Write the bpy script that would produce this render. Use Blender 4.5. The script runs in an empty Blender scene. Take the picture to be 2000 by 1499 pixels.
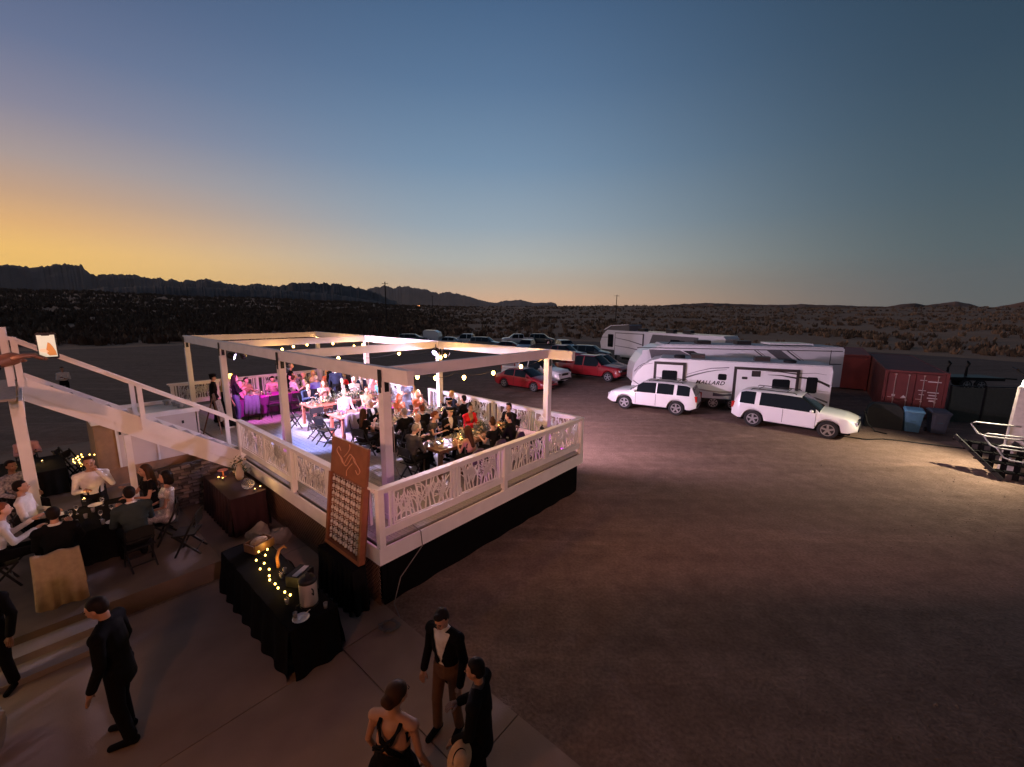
import bpy, bmesh, math, random
from mathutils import Vector, Matrix, Quaternion, noise
R = math.radians
random.seed(7)
C = bpy.context.scene.collection
sc = bpy.context.scene
# ------------------------------------------------------------------ camera
CAMZ = 5.338; PITCH = .169; ROLL = .008
cam = bpy.data.cameras.new('camera'); co = bpy.data.objects.new('camera', cam); C.objects.link(co)
cam.sensor_width = 36; cam.lens = 36*811.537/2000; cam.clip_start = .05; cam.clip_end = 40000
co.location = (0, 0, CAMZ)
co.rotation_euler = (Matrix.Rotation(math.pi/2-PITCH, 3, 'X') @ Matrix.Rotation(ROLL, 3, 'Z')).to_euler()
sc.camera = co
sc.view_settings.view_transform = 'Standard'; sc.view_settings.look = 'None'
sc.view_settings.exposure = 0; sc.view_settings.gamma = 1; sc.view_settings.use_curve_mapping = False
sc.render.engine = 'CYCLES'
try:
    sc.cycles.use_denoising = True; sc.cycles.denoiser = 'OPENIMAGEDENOISE'
    sc.cycles.max_bounces = 6; sc.cycles.diffuse_bounces = 3; sc.cycles.glossy_bounces = 3; sc.cycles.transmission_bounces = 5
    sc.cycles.transparent_max_bounces = 8; sc.cycles.sample_clamp_indirect = 3; sc.cycles.sample_clamp_direct = 0
    sc.cycles.caustics_reflective = False; sc.cycles.caustics_refractive = False
    sc.cycles.use_light_tree = True
except Exception: pass
def lin(c):
    f = lambda v: v/12.92 if v <= .04045 else ((v+.055)/1.055)**2.4
    return tuple(f(x/255) for x in c)
# ------------------------------------------------------------------ dusk sky (afterglow on the left, colour by height and by angle from the set sun)
W = bpy.data.worlds.new('World'); sc.world = W; W.use_nodes = True
nt = W.node_tree; N = nt.nodes; L = nt.links; N.clear()
def nd(tree, t, **k):
    n = tree.nodes.new(t)
    for a, b in k.items(): setattr(n, a, b)
    return n
out = nd(nt, 'ShaderNodeOutputWorld'); bg = nd(nt, 'ShaderNodeBackground'); L.new(bg.outputs[0], out.inputs[0])
tc = nd(nt, 'ShaderNodeTexCoord'); sep = nd(nt, 'ShaderNodeSeparateXYZ'); L.new(tc.outputs['Generated'], sep.inputs[0])
el = nd(nt, 'ShaderNodeMath', operation='ARCSINE'); L.new(sep.outputs[2], el.inputs[0])
eln = nd(nt, 'ShaderNodeMapRange'); L.new(el.outputs[0], eln.inputs[0])
eln.inputs[1].default_value = 0; eln.inputs[2].default_value = R(60)
flat = nd(nt, 'ShaderNodeVectorMath', operation='MULTIPLY'); L.new(tc.outputs['Generated'], flat.inputs[0]); flat.inputs[1].default_value = (1, 1, 0)
nrm = nd(nt, 'ShaderNodeVectorMath', operation='NORMALIZE'); L.new(flat.outputs[0], nrm.inputs[0])
SUNAZ = R(-62)
dot = nd(nt, 'ShaderNodeVectorMath', operation='DOT_PRODUCT'); L.new(nrm.outputs[0], dot.inputs[0]); dot.inputs[1].default_value = (math.sin(SUNAZ), math.cos(SUNAZ), 0)
ac = nd(nt, 'ShaderNodeMath', operation='ARCCOSINE'); L.new(dot.outputs['Value'], ac.inputs[0])
def ramp(tree, stops, fac):
    r = nd(tree, 'ShaderNodeValToRGB'); e = r.color_ramp.elements
    while len(e) < len(stops): e.new(.5)
    for i, (p, c) in enumerate(stops): e[i].position = p; e[i].color = (*c, 1)
    tree.links.new(fac, r.inputs[0]); return r
E60 = lambda d: d/60
SKY = [
 [(-1,(214,146,84)),(1.2,(250,182,100)),(3.2,(270,214,108)),(5.2,(264,208,112)),(7.5,(240,186,120)),(10,(208,168,134)),(13,(176,158,153)),(17,(139,136,155)),(22,(105,116,147)),(28,(82,97,130)),(34,(67,82,113)),(45,(48,61,88)),(60,(38,48,73))],
 [(-1,(210,160,130)),(1.5,(232,188,152)),(3.5,(212,190,166)),(6.5,(189,191,185)),(11,(155,172,185)),(18,(120,147,174)),(26,(92,121,154)),(34,(70,99,134)),(42,(56,81,115)),(60,(36,52,80))],
 [(-1,(90,94,92)),(1.5,(92,101,101)),(6,(82,100,105)),(13,(67,89,102)),(22,(52,74,92)),(31,(41,63,82)),(42,(30,50,67)),(60,(21,36,52))],
 [(-1,(48,50,57)),(2,(48,52,63)),(8,(42,52,65)),(20,(31,46,63)),(40,(23,36,52)),(60,(19,29,46))]]
rs = [ramp(nt, [(max(0, (d+1)/61), lin(c)) for d, c in s], eln.outputs[0]) for s in SKY]
eln.inputs[1].default_value = R(-1)
def mixw(a, b, lo, hi):
    m = nd(nt, 'ShaderNodeMapRange', interpolation_type='SMOOTHSTEP'); L.new(ac.outputs[0], m.inputs[0]); m.inputs[1].default_value = R(lo); m.inputs[2].default_value = R(hi)
    x = nd(nt, 'ShaderNodeMix', data_type='RGBA'); L.new(m.outputs[0], x.inputs[0]); L.new(a, x.inputs[6]); L.new(b, x.inputs[7]); return x.outputs[2]
c1 = mixw(rs[0].outputs[0], rs[1].outputs[0], 6, 56)
c2 = mixw(c1, rs[2].outputs[0], 58, 112)
c3 = mixw(c2, rs[3].outputs[0], 112, 160)
L.new(c3, bg.inputs[0]); bg.inputs[1].default_value = 1.0
# the last glow of the set sun
sl = bpy.data.lights.new('sun', 'SUN'); so = bpy.data.objects.new('sun', sl); C.objects.link(so)
sl.energy = .38; sl.angle = R(45); sl.color = (1, .55, .32)
sd = Vector((math.sin(SUNAZ)*math.cos(R(11)), math.cos(SUNAZ)*math.cos(R(11)), math.sin(R(11))))
so.rotation_euler = (-sd).to_track_quat('-Z', 'Y').to_euler()

# ------------------------------------------------------------------ helpers
MATS = {}
def mat(name, col, rough=.6, metal=0, var=.12, scale=8, bump=0, bscale=40, emit=None, es=1, coat=0, trans=0, spec=.5, col2=None, bd=.01, obj=True):
    if name in MATS: return MATS[name]
    m = bpy.data.materials.new(name); m.use_nodes = True; t = m.node_tree; b = t.nodes['Principled BSDF']
    b.inputs['Roughness'].default_value = rough; b.inputs['Metallic'].default_value = metal
    b.inputs['Coat Weight'].default_value = coat; b.inputs['Transmission Weight'].default_value = trans
    b.inputs['Specular IOR Level'].default_value = spec
    if col2 is None: col2 = tuple(c*(1-var) for c in col); col1 = tuple(min(1, c*(1+var)) for c in col)
    else: col1 = col
    tcn = nd(t, 'ShaderNodeTexCoord')
    n = nd(t, 'ShaderNodeTexNoise'); n.inputs['Scale'].default_value = scale; n.inputs['Detail'].default_value = 5
    t.links.new(tcn.outputs['Object' if obj else 'Generated'], n.inputs['Vector'])
    r = ramp(t, [(.3, col1), (.7, col2)], n.outputs[0]); t.links.new(r.outputs[0], b.inputs['Base Color'])
    if bump:
        n2 = nd(t, 'ShaderNodeTexNoise'); n2.inputs['Scale'].default_value = bscale; n2.inputs['Detail'].default_value = 6
        t.links.new(tcn.outputs['Object'], n2.inputs['Vector'])
        bm = nd(t, 'ShaderNodeBump'); bm.inputs['Strength'].default_value = bump; bm.inputs['Distance'].default_value = bd
        t.links.new(n2.outputs[0], bm.inputs['Height']); t.links.new(bm.outputs[0], b.inputs['Normal'])
    if emit: b.inputs['Emission Color'].default_value = (*emit, 1); b.inputs['Emission Strength'].default_value = es
    MATS[name] = m; return m
class MB:
    def __init__(s): s.v = []; s.f = []; s.mi = []
    def add(s, vs, fs, mi=0):
        o = len(s.v); s.v += [tuple(v) for v in vs]; s.f += [tuple(i+o for i in f) for f in fs]; s.mi += [mi]*len(fs); return s
    def box(s, c, d, rz=0, mi=0, M=None, ch=0):
        x, y, z = (k/2 for k in d); c = Vector(c)
        P = [Vector((a*x, b*y, e*z)) for a, b, e in ((-1,-1,-1),(1,-1,-1),(1,1,-1),(-1,1,-1),(-1,-1,1),(1,-1,1),(1,1,1),(-1,1,1))]
        Q = M if M is not None else Matrix.Rotation(rz, 3, 'Z')
        return s.add([c+Q@p for p in P], [(0,3,2,1),(4,5,6,7),(0,1,5,4),(1,2,6,5),(2,3,7,6),(3,0,4,7)], mi)
    def bar(s, a, b, w, h, up=(0,0,1), mi=0):
        a = Vector(a); b = Vector(b); d = b-a; l = d.length
        if l < 1e-6: return s
        d.normalize(); x = d.cross(Vector(up))
        if x.length < 1e-4: x = d.cross(Vector((0, 1, 0)))
        x.normalize(); z = x.cross(d)
        M = Matrix((x, d, z)).transposed()
        return s.box((a+b)/2, (w, l, h), M=M, mi=mi)
    def rings(s, rings, cap=True, mi=0, closed=True):
        n = len(rings[0]); o = len(s.v); vs = [p for r in rings for p in r]; fs = []
        for i in range(len(rings)-1):
            for j in range(n if closed else n-1):
                k = (j+1) % n; fs.append((i*n+j, i*n+k, (i+1)*n+k, (i+1)*n+j))
        if cap: fs.append(tuple(range(n-1, -1, -1))); fs.append(tuple((len(rings)-1)*n+j for j in range(n)))
        return s.add(vs, fs, mi)
    def tube(s, pts, r, n=8, mi=0, cap=True):
        pts = [Vector(p) for p in pts]; rr = r if isinstance(r, (list, tuple)) else [r]*len(pts); rings = []
        ref = None
        for i, p in enumerate(pts):
            d = (pts[min(i+1, len(pts)-1)]-pts[max(i-1, 0)]).normalized()
            if ref is None: ref = d.orthogonal().normalized()
            ref = (ref-d*ref.dot(d))
            ref = ref.normalized() if ref.length > 1e-5 else d.orthogonal().normalized()
            y = d.cross(ref)
            rings.append([p+(ref*math.cos(2*math.pi*k/n)+y*math.sin(2*math.pi*k/n))*rr[i] for k in range(n)])
        return s.rings(rings, cap, mi)
    def lathe(s, prof, c=(0,0,0), n=16, mi=0):
        c = Vector(c)
        return s.rings([[c+Vector((r*math.cos(2*math.pi*k/n), r*math.sin(2*math.pi*k/n), z)) for k in range(n)] for r, z in prof], True, mi)
    def ell(s, c, r, n=12, m=8, mi=0, M=None):
        c = Vector(c); rg = []
        for i in range(m+1):
            t = math.pi*min(max(i/m, .02), .98); ring = []
            for k in range(n):
                a = 2*math.pi*k/n; p = Vector((r[0]*math.sin(t)*math.cos(a), r[1]*math.sin(t)*math.sin(a), -r[2]*math.cos(t)))
                ring.append(c+(M@p if M is not None else p))
            rg.append(ring)
        return s.rings(rg, True, mi)
    def cap(s, a, b, ra, rb, n=10, mi=0, sx=1, up=None):
        a = Vector(a); b = Vector(b); d = (b-a); l = d.length; d = d.normalized() if l > 1e-6 else Vector((0,0,1))
        x = Vector(up) if up is not None else Vector((1, 0, 0)); x = x-d*x.dot(d)
        x = x.normalized() if x.length > 1e-3 else d.orthogonal().normalized(); y = d.cross(x); rg = []
        for t in (-80, -50, -20): rg.append((a+d*ra*math.sin(R(t)), ra*math.cos(R(t))))
        for t in (20, 50, 80): rg.append((b+d*rb*math.sin(R(t)), rb*math.cos(R(t))))
        return s.rings([[p+(x*math.cos(2*math.pi*k/n)*sx+y*math.sin(2*math.pi*k/n))*r for k in range(n)] for p, r in rg], True, mi)
    def prism(s, poly, z0, z1, mi=0, M=None):
        n = len(poly); vs = [Vector((x, y, z0)) for x, y in poly]+[Vector((x, y, z1)) for x, y in poly]
        if M is not None: vs = [M@v for v in vs]
        fs = [tuple(range(n-1, -1, -1)), tuple(range(n, 2*n))]+[(i, (i+1)%n, n+(i+1)%n, n+i) for i in range(n)]
        return s.add(vs, fs, mi)
    def mesh(s, name, mats=(), smooth=False):
        me = bpy.data.meshes.new(name); me.from_pydata([tuple(v) for v in s.v], [], s.f)
        for m in (mats if isinstance(mats, (list, tuple)) else [mats]): me.materials.append(m)
        if len(set(s.mi)) > 1: me.polygons.foreach_set('material_index', s.mi)
        if smooth: me.polygons.foreach_set('use_smooth', [True]*len(me.polygons))
        me.update(); return me
    def build(s, name, mats, parent=None, smooth=False, **k): return obj(name, s.mesh(name, mats, smooth), parent, **k)
def obj(name, me, parent=None, loc=None, rot=None, **k):
    o = bpy.data.objects.new(name, me); C.objects.link(o)
    if parent is not None: o.parent = parent
    if loc is not None: o.location = loc
    if rot is not None: o.rotation_euler = rot
    for a, b in k.items(): o[a] = b
    return o
def thing(name, label, cat, loc=(0,0,0), rz=0, group=None):
    o = bpy.data.objects.new(name, None); C.objects.link(o); o.location = loc; o.rotation_euler = (0, 0, rz); o.empty_display_size = .1
    o['label'] = label; o['category'] = cat
    if group: o['group'] = group
    return o
def tag(o, label, cat, group=None):
    o['label'] = label; o['category'] = cat
    if group: o['group'] = group
    return o
def structure(o): o['kind'] = 'structure'; return o
def stuff(o): o['kind'] = 'stuff'; return o
def dup(root, loc, rz, label=None, group=None):
    def cp(o, p):
        c = o.copy(); C.objects.link(c)
        if p is not None: c.parent = p
        for ch in list(o.children): cp(ch, c)
        return c
    r = cp(root, None); r.location = loc; r.rotation_euler = (0, 0, rz)
    if label: r['label'] = label
    if group: r['group'] = group
    return r
def lamp(kind, loc, energy, color, parent=None, radius=.05, target=None, spot=60, blend=.5, name='light', size=None):
    l = bpy.data.lights.new(name, kind); l.energy = energy; l.color = color
    if kind == 'AREA': l.size = radius
    else: l.shadow_soft_size = radius
    o = bpy.data.objects.new(name, l); C.objects.link(o)
    if parent is not None: o.parent = parent
    o.location = loc
    if target is not None: o.rotation_euler = (Vector(target)-Vector(loc)).to_track_quat('-Z', 'Y').to_euler()
    if kind == 'SPOT': l.spot_size = R(spot); l.spot_blend = blend
    return o
# deck frame: u along the front edge to the right, v along the left edge going away
YAW = .704; OX, OY = -2.316, 6.819; ZD = 1.23; TH = math.pi/2-YAW
U = Vector((math.sin(YAW), math.cos(YAW), 0)); V = Vector((-math.cos(YAW), math.sin(YAW), 0))
def D(u, v, z=0): p = Vector((OX, OY, 0))+U*u+V*v; p.z = z; return p

# ------------------------------------------------------------------ materials
white_paint = mat('white_paint', (.8,.78,.78), .55, var=.06, scale=3, bump=.15, bscale=60)
black_cloth = mat('black_cloth', (.008,.008,.0085), .95, bump=.3, bscale=25, spec=.05)
black_plastic = mat('black_plastic', (.012,.012,.013), .5, spec=.3)
black_metal = mat('black_metal', (.02,.02,.022), .4, .6)
steel = mat('brushed_steel', (.75,.72,.68), .38, .75, var=.05)
deck_grey = mat('deck_board_grey', (.30,.28,.28), .7, col2=(.2,.19,.2), scale=14, bump=.3, bscale=50)
concrete = mat('concrete', (.34,.245,.19), .85, col2=(.23,.165,.128), scale=1.1, bump=.25, bscale=45)
concrete2 = mat('platform_concrete', (.2,.145,.115), .85, col2=(.13,.095,.075), scale=1.6, bump=.25, bscale=45)
tyre_mat = mat('tyre_rubber', (.02,.02,.02), .85, bump=.3, bscale=60)
glass_dark = mat('dark_glass', (.01,.012,.014), .12, var=.02, spec=.25)
clear_glass = mat('clear_glass', (.9,.92,.93), .05, trans=.9, var=.02)
silver = mat('wheel_silver', (.55,.55,.56), .3, .9, var=.04)
red_lens = mat('red_lens', (.45,.015,.01), .2, coat=.5)
clear_lens = mat('lamp_lens', (.75,.76,.78), .12, .3, coat=.6)
wood_dark = mat('dark_wood', (.16,.075,.035), .55, col2=(.09,.04,.02), scale=20, bump=.2)
bulb_mat = mat('warm_bulb', (1,.7,.3), .4, emit=(1,.56,.16), es=18)
candle_mat = mat('candle_glow', (1,.8,.4), .4, emit=(1,.58,.12), es=9)
SK = {'light': mat('skin_light', (.56,.33,.24), .5, var=.06), 'tan': mat('skin_tan', (.42,.23,.15), .5, var=.06), 'brown': mat('skin_brown', (.2,.1,.06), .5, var=.06)}
# ------------------------------------------------------------------ ground and terrain
def gtab(tab, x):
    if x <= tab[0][0]: return tab[0][1]
    for (a, p), (b, q) in zip(tab, tab[1:]):
        if x <= b: t = (x-a)/(b-a); return p+(q-p)*t
    return tab[-1][1]
def px2az(px): return math.degrees(math.atan((px-1000)/(811.5*math.cos(PITCH)+0)))
def tabaz(t):   # skyline table in degrees of azimuth -> degrees of elevation above the level horizon
    out = []
    for px, py in t:
        a = (px-1000)/811.537; b = (749.5-py)/811.537
        cr, sr = math.cos(ROLL), math.sin(ROLL); qx = a*cr-b*sr; qy = a*sr+b*cr
        cp, sp = math.cos(PITCH), math.sin(PITCH); d = Vector((qx, cp+qy*sp, -sp+qy*cp))
        out.append((math.degrees(math.atan2(d.x, d.y)), math.degrees(math.atan2(d.z, math.hypot(d.x, d.y)))))
    return out
desert_line = tabaz([(-400,560),(0,566),(200,571),(400,581),(560,585),(700,590),(760,597),(900,599),(1000,599),(1085,598),(1200,597),(1300,598),(1450,599),(1600,600),(1750,601),(1900,600),(2000,600),(2500,598)])
def desert_h(x, y):
    r = math.hypot(x, y); az = math.degrees(math.atan2(x, y)); e = gtab(desert_line, az)
    if abs(az) > 62: e = e*max(.3, 1-(abs(az)-62)/90)+.4
    RM = 900
    t = min(max((r-95)/(RM-95), 0), 1); s = t*t*(3-2*t)*.25+t*.75
    hmax = RM*math.tan(R(e))+CAMZ
    h = hmax*s if r < RM else hmax*(1+ (r-RM)/RM*.15) - (r-RM)*math.tan(R(e))*.0
    if r > RM: h = min(h, CAMZ + r*math.tan(R(e))-(r-RM)*.004)
    amp = min(max((r-80)/120, 0), 1)
    h += amp*(1.1*noise.noise((x/42, y/42, 0))+ .45*noise.noise((x/14, y/14, 3))+.9*noise.noise((x/130, y/130, 8)) - .9)
    if r > 250: h += min((r-250)/500, 1)*2.6*noise.noise((x/90, y/90, 5))
    return h
def polar(name, r0, r1, nr, na, hf, m, a0=-180, a1=180, power=1.0, z=0):
    vs = []; fs = []
    full = a1-a0 >= 360; nc = na if full else na+1
    for i in range(nr+1):
        r = r0*(r1/r0)**(i/nr)
        for j in range(nc):
            a = R(a0+(a1-a0)*j/na); x = r*math.sin(a); y = r*math.cos(a); vs.append((x, y, hf(x, y)+z))
    for i in range(nr):
        for j in range(na):
            k = (j+1) % nc if full else j+1
            fs.append((i*nc+j, i*nc+k, (i+1)*nc+k, (i+1)*nc+j))
    b = MB(); b.v = vs; b.f = fs; b.mi = [0]*len(fs)
    o = b.build(name, m, smooth=True); structure(o); return o
# gravel lot
def node_ground(name, ca, cb, cc, s1=.15, s2=2.2, bump=.6, tracks=False):
    m = bpy.data.materials.new(name); m.use_nodes = True; t = m.node_tree; b = t.nodes['Principled BSDF']; b.inputs['Roughness'].default_value = .95; b.inputs['Specular IOR Level'].default_value = .15
    g = nd(t, 'ShaderNodeNewGeometry'); n1 = nd(t, 'ShaderNodeTexNoise'); n1.inputs['Scale'].default_value = s1; n1.inputs['Detail'].default_value = 6
    n2 = nd(t, 'ShaderNodeTexNoise'); n2.inputs['Scale'].default_value = s2; n2.inputs['Detail'].default_value = 8; n2.inputs['Roughness'].default_value = .7
    n3 = nd(t, 'ShaderNodeTexNoise'); n3.inputs['Scale'].default_value = 18; n3.inputs['Detail'].default_value = 6
    for n in (n1, n2, n3): t.links.new(g.outputs['Position'], n.inputs['Vector'])
    r1 = ramp(t, [(.35, ca), (.65, cb)], n1.outputs[0]); r2 = ramp(t, [(.4, (0,0,0)), (.68, (.8,.8,.8))], n2.outputs[0])
    mx = nd(t, 'ShaderNodeMix', data_type='RGBA'); t.links.new(r2.outputs[0], mx.inputs[0]); t.links.new(r1.outputs[0], mx.inputs[6]); mx.inputs[7].default_value = (*cc, 1)
    col = mx.outputs[2]
    r3 = ramp(t, [(.36, (.74,.74,.74)), (.62, (1.1,1.1,1.1))], n3.outputs[0])
    ml = nd(t, 'ShaderNodeMix', data_type='RGBA', blend_type='MULTIPLY'); ml.inputs[0].default_value = .8; t.links.new(col, ml.inputs[6]); t.links.new(r3.outputs[0], ml.inputs[7]); col = ml.outputs[2]
    ht = n3.outputs[0]
    if tracks:   # wheel ruts scraped across the lot
        mp = nd(t, 'ShaderNodeMapping'); mp.inputs['Rotation'].default_value = (0, 0, R(-22)); mp.inputs['Scale'].default_value = (.16, 1.5, 1); t.links.new(g.outputs['Position'], mp.inputs['Vector'])
        w = nd(t, 'ShaderNodeTexNoise'); w.inputs['Scale'].default_value = 1; w.inputs['Detail'].default_value = 4; w.inputs['Distortion'].default_value = .6; t.links.new(mp.outputs[0], w.inputs['Vector'])
        rw = ramp(t, [(.36, (.74,.73,.72)), (.5, (1,1,1)), (.6, (1.12,1.12,1.12)), (.7, (1.7,1.66,1.6))], w.outputs[0])
        m2 = nd(t, 'ShaderNodeMix', data_type='RGBA', blend_type='MULTIPLY'); m2.inputs[0].default_value = .42; t.links.new(col, m2.inputs[6]); t.links.new(rw.outputs[0], m2.inputs[7]); col = m2.outputs[2]
    t.links.new(col, b.inputs['Base Color'])
    bp = nd(t, 'ShaderNodeBump'); bp.inputs['Strength'].default_value = bump; bp.inputs['Distance'].default_value = .05
    ad = nd(t, 'ShaderNodeMath'); t.links.new(n3.outputs[0], ad.inputs[0]); t.links.new(n2.outputs[0], ad.inputs[1])
    t.links.new(ad.outputs[0], bp.inputs['Height']); t.links.new(bp.outputs[0], b.inputs['Normal'])
    return m
lot_mat = node_ground('lot_gravel', (.235,.158,.12), (.185,.122,.092), (.31,.215,.17), tracks=True)
desert_mat = node_ground('desert_soil', (.5,.3,.19), (.4,.24,.155), (.55,.335,.215), s1=.02, s2=.25, bump=.4)
polar('desert', 1, 2600, 90, 240, lambda x, y: desert_h(x, y) if math.hypot(x, y) > 84 else -.02, desert_mat)
# gravel lot: slightly raised sheet with an uneven edge
b = MB(); pts = []
for i in range(96):
    a = 2*math.pi*i/96; r = 82+5*noise.noise((math.cos(a)*3, math.sin(a)*3, 1)); pts.append((r*math.sin(a), r*math.cos(a)))
nr = 60; vs = [(0, 0, 0)]; fs = []
for k in range(1, nr+1):
    q = (k/nr)**1.6
    for (x, y) in pts:
        X, Y_ = x*q, y*q; z = .02*noise.noise((X/3, Y_/3, 0))+.006*noise.noise((X/.9, Y_/.9, 2)); z = z*min(1, max(0, (math.hypot(X-2, Y_-6)-14)/8))+.0
        vs.append((X, Y_, z if k < nr else -.03))
for j in range(96): fs.append((0, 1+(j+1)%96, 1+j))
for k in range(nr-1):
    for j in range(96): fs.append((1+k*96+j, 1+k*96+(j+1)%96, 1+(k+1)*96+(j+1)%96, 1+(k+1)*96+j))
b.v = vs; b.f = fs; b.mi = [0]*len(fs)
lot = b.build('gravel_lot', lot_mat, smooth=True); structure(lot)
# mountain ranges
def rng(name, tab, r0, r1, m, seed, rough=.1, base=-10):
    T = tabaz(tab); a0, a1 = T[0][0], T[-1][0]; na = int((a1-a0)*9); nrr = 14; vs = []; fs = []
    for i in range(nrr+1):
        f = i/nrr; r = r0+(r1-r0)*f; k = math.sin(math.pi*min(f*1.0, 1))**.8 if f < .5 else math.cos((f-.5)*math.pi)**.8 if f < 1 else 0
        for j in range(na+1):
            a = a0+(a1-a0)*j/na; e = gtab(T, a)
            edge = min(1, j/9, (na-j)/9)
            x = r*math.sin(R(a)); y = r*math.cos(R(a)); rc = (r0+r1)/2
            top = rc*math.tan(R(e))
            n = noise.noise((x/rc*26, y/rc*26, seed)); n2 = noise.noise((x/rc*70, y/rc*70, seed+4))
            top *= 1+(.07*noise.noise((a*1.7, seed, 0))+.05*noise.noise((a*5.5, seed, 3)))*(1 if 'desert' not in name else .3)
            h = top*k*(1+ (rough*n*1.2+rough*.5*n2)*(1-k)*2)+top*.012*n2*edge
            vs.append((x, y, base+(CAMZ-base)*k*0+h*edge))
    for i in range(nrr):
        for j in range(na): fs.append((i*(na+1)+j, i*(na+1)+j+1, (i+1)*(na+1)+j+1, (i+1)*(na+1)+j))
    b = MB(); b.v = vs; b.f = fs; b.mi = [0]*len(fs); return structure(b.build(name, m))
rock_dark = mat('mountain_rock', (.11,.075,.06), .95, col2=(.06,.045,.04), scale=.002)
rock_brown = mat('hill_rock', (.42,.22,.14), .95, col2=(.18,.1,.065), scale=.006)
rng('mountain', [(-500,508),(-200,512),(0,516),(20,514),(60,520),(80,518),(95,517),(105,514),(120,514),(155,514),(162,519),(172,531),(185,536),(205,535),(215,533),(255,534),(270,537),(300,542),(330,543),(350,547),(380,545),(402,543),(420,546),(440,552),(480,555),(505,552),(530,556),(560,560)], 5200, 7400, rock_dark, 3, rough=.25)
rng('mountain_ridge', [(430,562),(470,556),(500,555),(545,557),(556,552),(575,549),(620,550),(655,551),(680,556),(705,560),(735,569),(760,581),(790,590)], 3000, 4600, rock_dark, 9, rough=.25)
rng('foothill', [(-300,572),(60,572),(130,564),(200,556),(300,554),(400,556),(450,559),(560,563),(650,570),(760,588)], 2300, 3200, rock_dark, 12, rough=.2)
rng('far_mountain', [(690,572),(735,560),(752,557),(768,562),(790,558),(812,562),(832,565),(857,573),(870,569),(886,572),(912,577),(935,585),(965,591),(985,587),(1018,585),(1042,591),(1080,590),(1100,597)], 10500, 13500, rock_dark, 21, rough=.2)
rng('desert_hills', [(1180,597),(1250,590),(1330,585),(1380,582),(1420,583),(1480,585),(1540,585),(1565,583),(1600,585),(1640,585),(1690,587),(1735,587),(1765,582),(1790,580),(1810,584),(1840,580),(1870,576),(1895,580),(1915,586),(1945,587),(1965,583),(2000,577),(2100,571),(2300,575),(2600,587)], 1150, 1700, rock_brown, 31, rough=.5)
# pale track crossing the desert on the left
def ground_z(x, y): return desert_h(x, y)
# shrubs: a mass nobody could count
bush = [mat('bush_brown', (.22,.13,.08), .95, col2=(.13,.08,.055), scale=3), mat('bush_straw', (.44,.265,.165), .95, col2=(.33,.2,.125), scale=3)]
def scatter():
    rnd = random.Random(5); out = [MB(), MB()]
    n = 0
    while n < 13000:
        az = rnd.uniform(-58, 58); q = rnd.random(); r = 88*(900/88)**(q**.8)
        x = r*math.sin(R(az)); y = r*math.cos(R(az))
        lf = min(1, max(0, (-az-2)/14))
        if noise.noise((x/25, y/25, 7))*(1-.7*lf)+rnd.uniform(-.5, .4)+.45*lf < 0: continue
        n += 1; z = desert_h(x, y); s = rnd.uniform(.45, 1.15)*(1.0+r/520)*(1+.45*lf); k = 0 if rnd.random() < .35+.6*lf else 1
        vs = []; fs = []
        ns = 7 if r < 260 else 5
        for j in range(ns):
            a = rnd.uniform(0, 6.28); t = rnd.uniform(.2, 1.1); h = rnd.uniform(.55, 1.0)*s; w = s*rnd.uniform(.35, .6)
            dx, dy = math.cos(a), math.sin(a); cx, cy = x+dx*t*s*.55, y+dy*t*s*.55
            o = len(vs)
            vs += [(cx-dy*w*.5, cy+dx*w*.5, z-.1), (cx+dy*w*.5, cy-dx*w*.5, z-.1), (cx+dx*w*.6+dy*w*.35, cy+dy*w*.6-dx*w*.35, z+h*.7), (cx+dx*w*.3, cy+dy*w*.3, z+h), (cx+dx*w*.5-dy*w*.4, cy+dy*w*.5+dx*w*.4, z+h*.6)]
            fs += [(o, o+1, o+2), (o, o+2, o+3), (o, o+3, o+4)]
        out[k].add(vs, fs)
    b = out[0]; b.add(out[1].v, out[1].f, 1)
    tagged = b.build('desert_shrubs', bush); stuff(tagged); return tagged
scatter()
# stones on the lot
def stones():
    rnd = random.Random(11); b = MB()
    for _ in range(9000):
        x = rnd.uniform(-3, 30); y = rnd.uniform(3.5, 34)
        q = (Vector((x, y, 0))-Vector((OX, OY, 0))); uu, vv = q.dot(U), q.dot(V)
        if uu < 7.1 and vv > -.2 or (uu < .2 and vv < 0): continue
        if x*.654+ (y-6.9+ .0)*.757 < -2.39*.654+.15: continue
        s = rnd.uniform(.008, .026)*(1 if rnd.random() < .96 else 2.2)
        P = [Vector((rnd.uniform(.6,1)*s*a, rnd.uniform(.6,1)*s*c, rnd.uniform(.4,.8)*s*e)) for a, c, e in ((1,0,0),(0,1,0),(-1,0,0),(0,-1,0),(0,0,1.2))]
        b.add([Vector((x, y, .006))+p for p in P], [(0,1,4),(1,2,4),(2,3,4),(3,0,4)])
    stuff(b.build('loose_stones', mat('stone', (.3,.22,.17), .9, col2=(.16,.12,.09), scale=30)))
stones()
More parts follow.
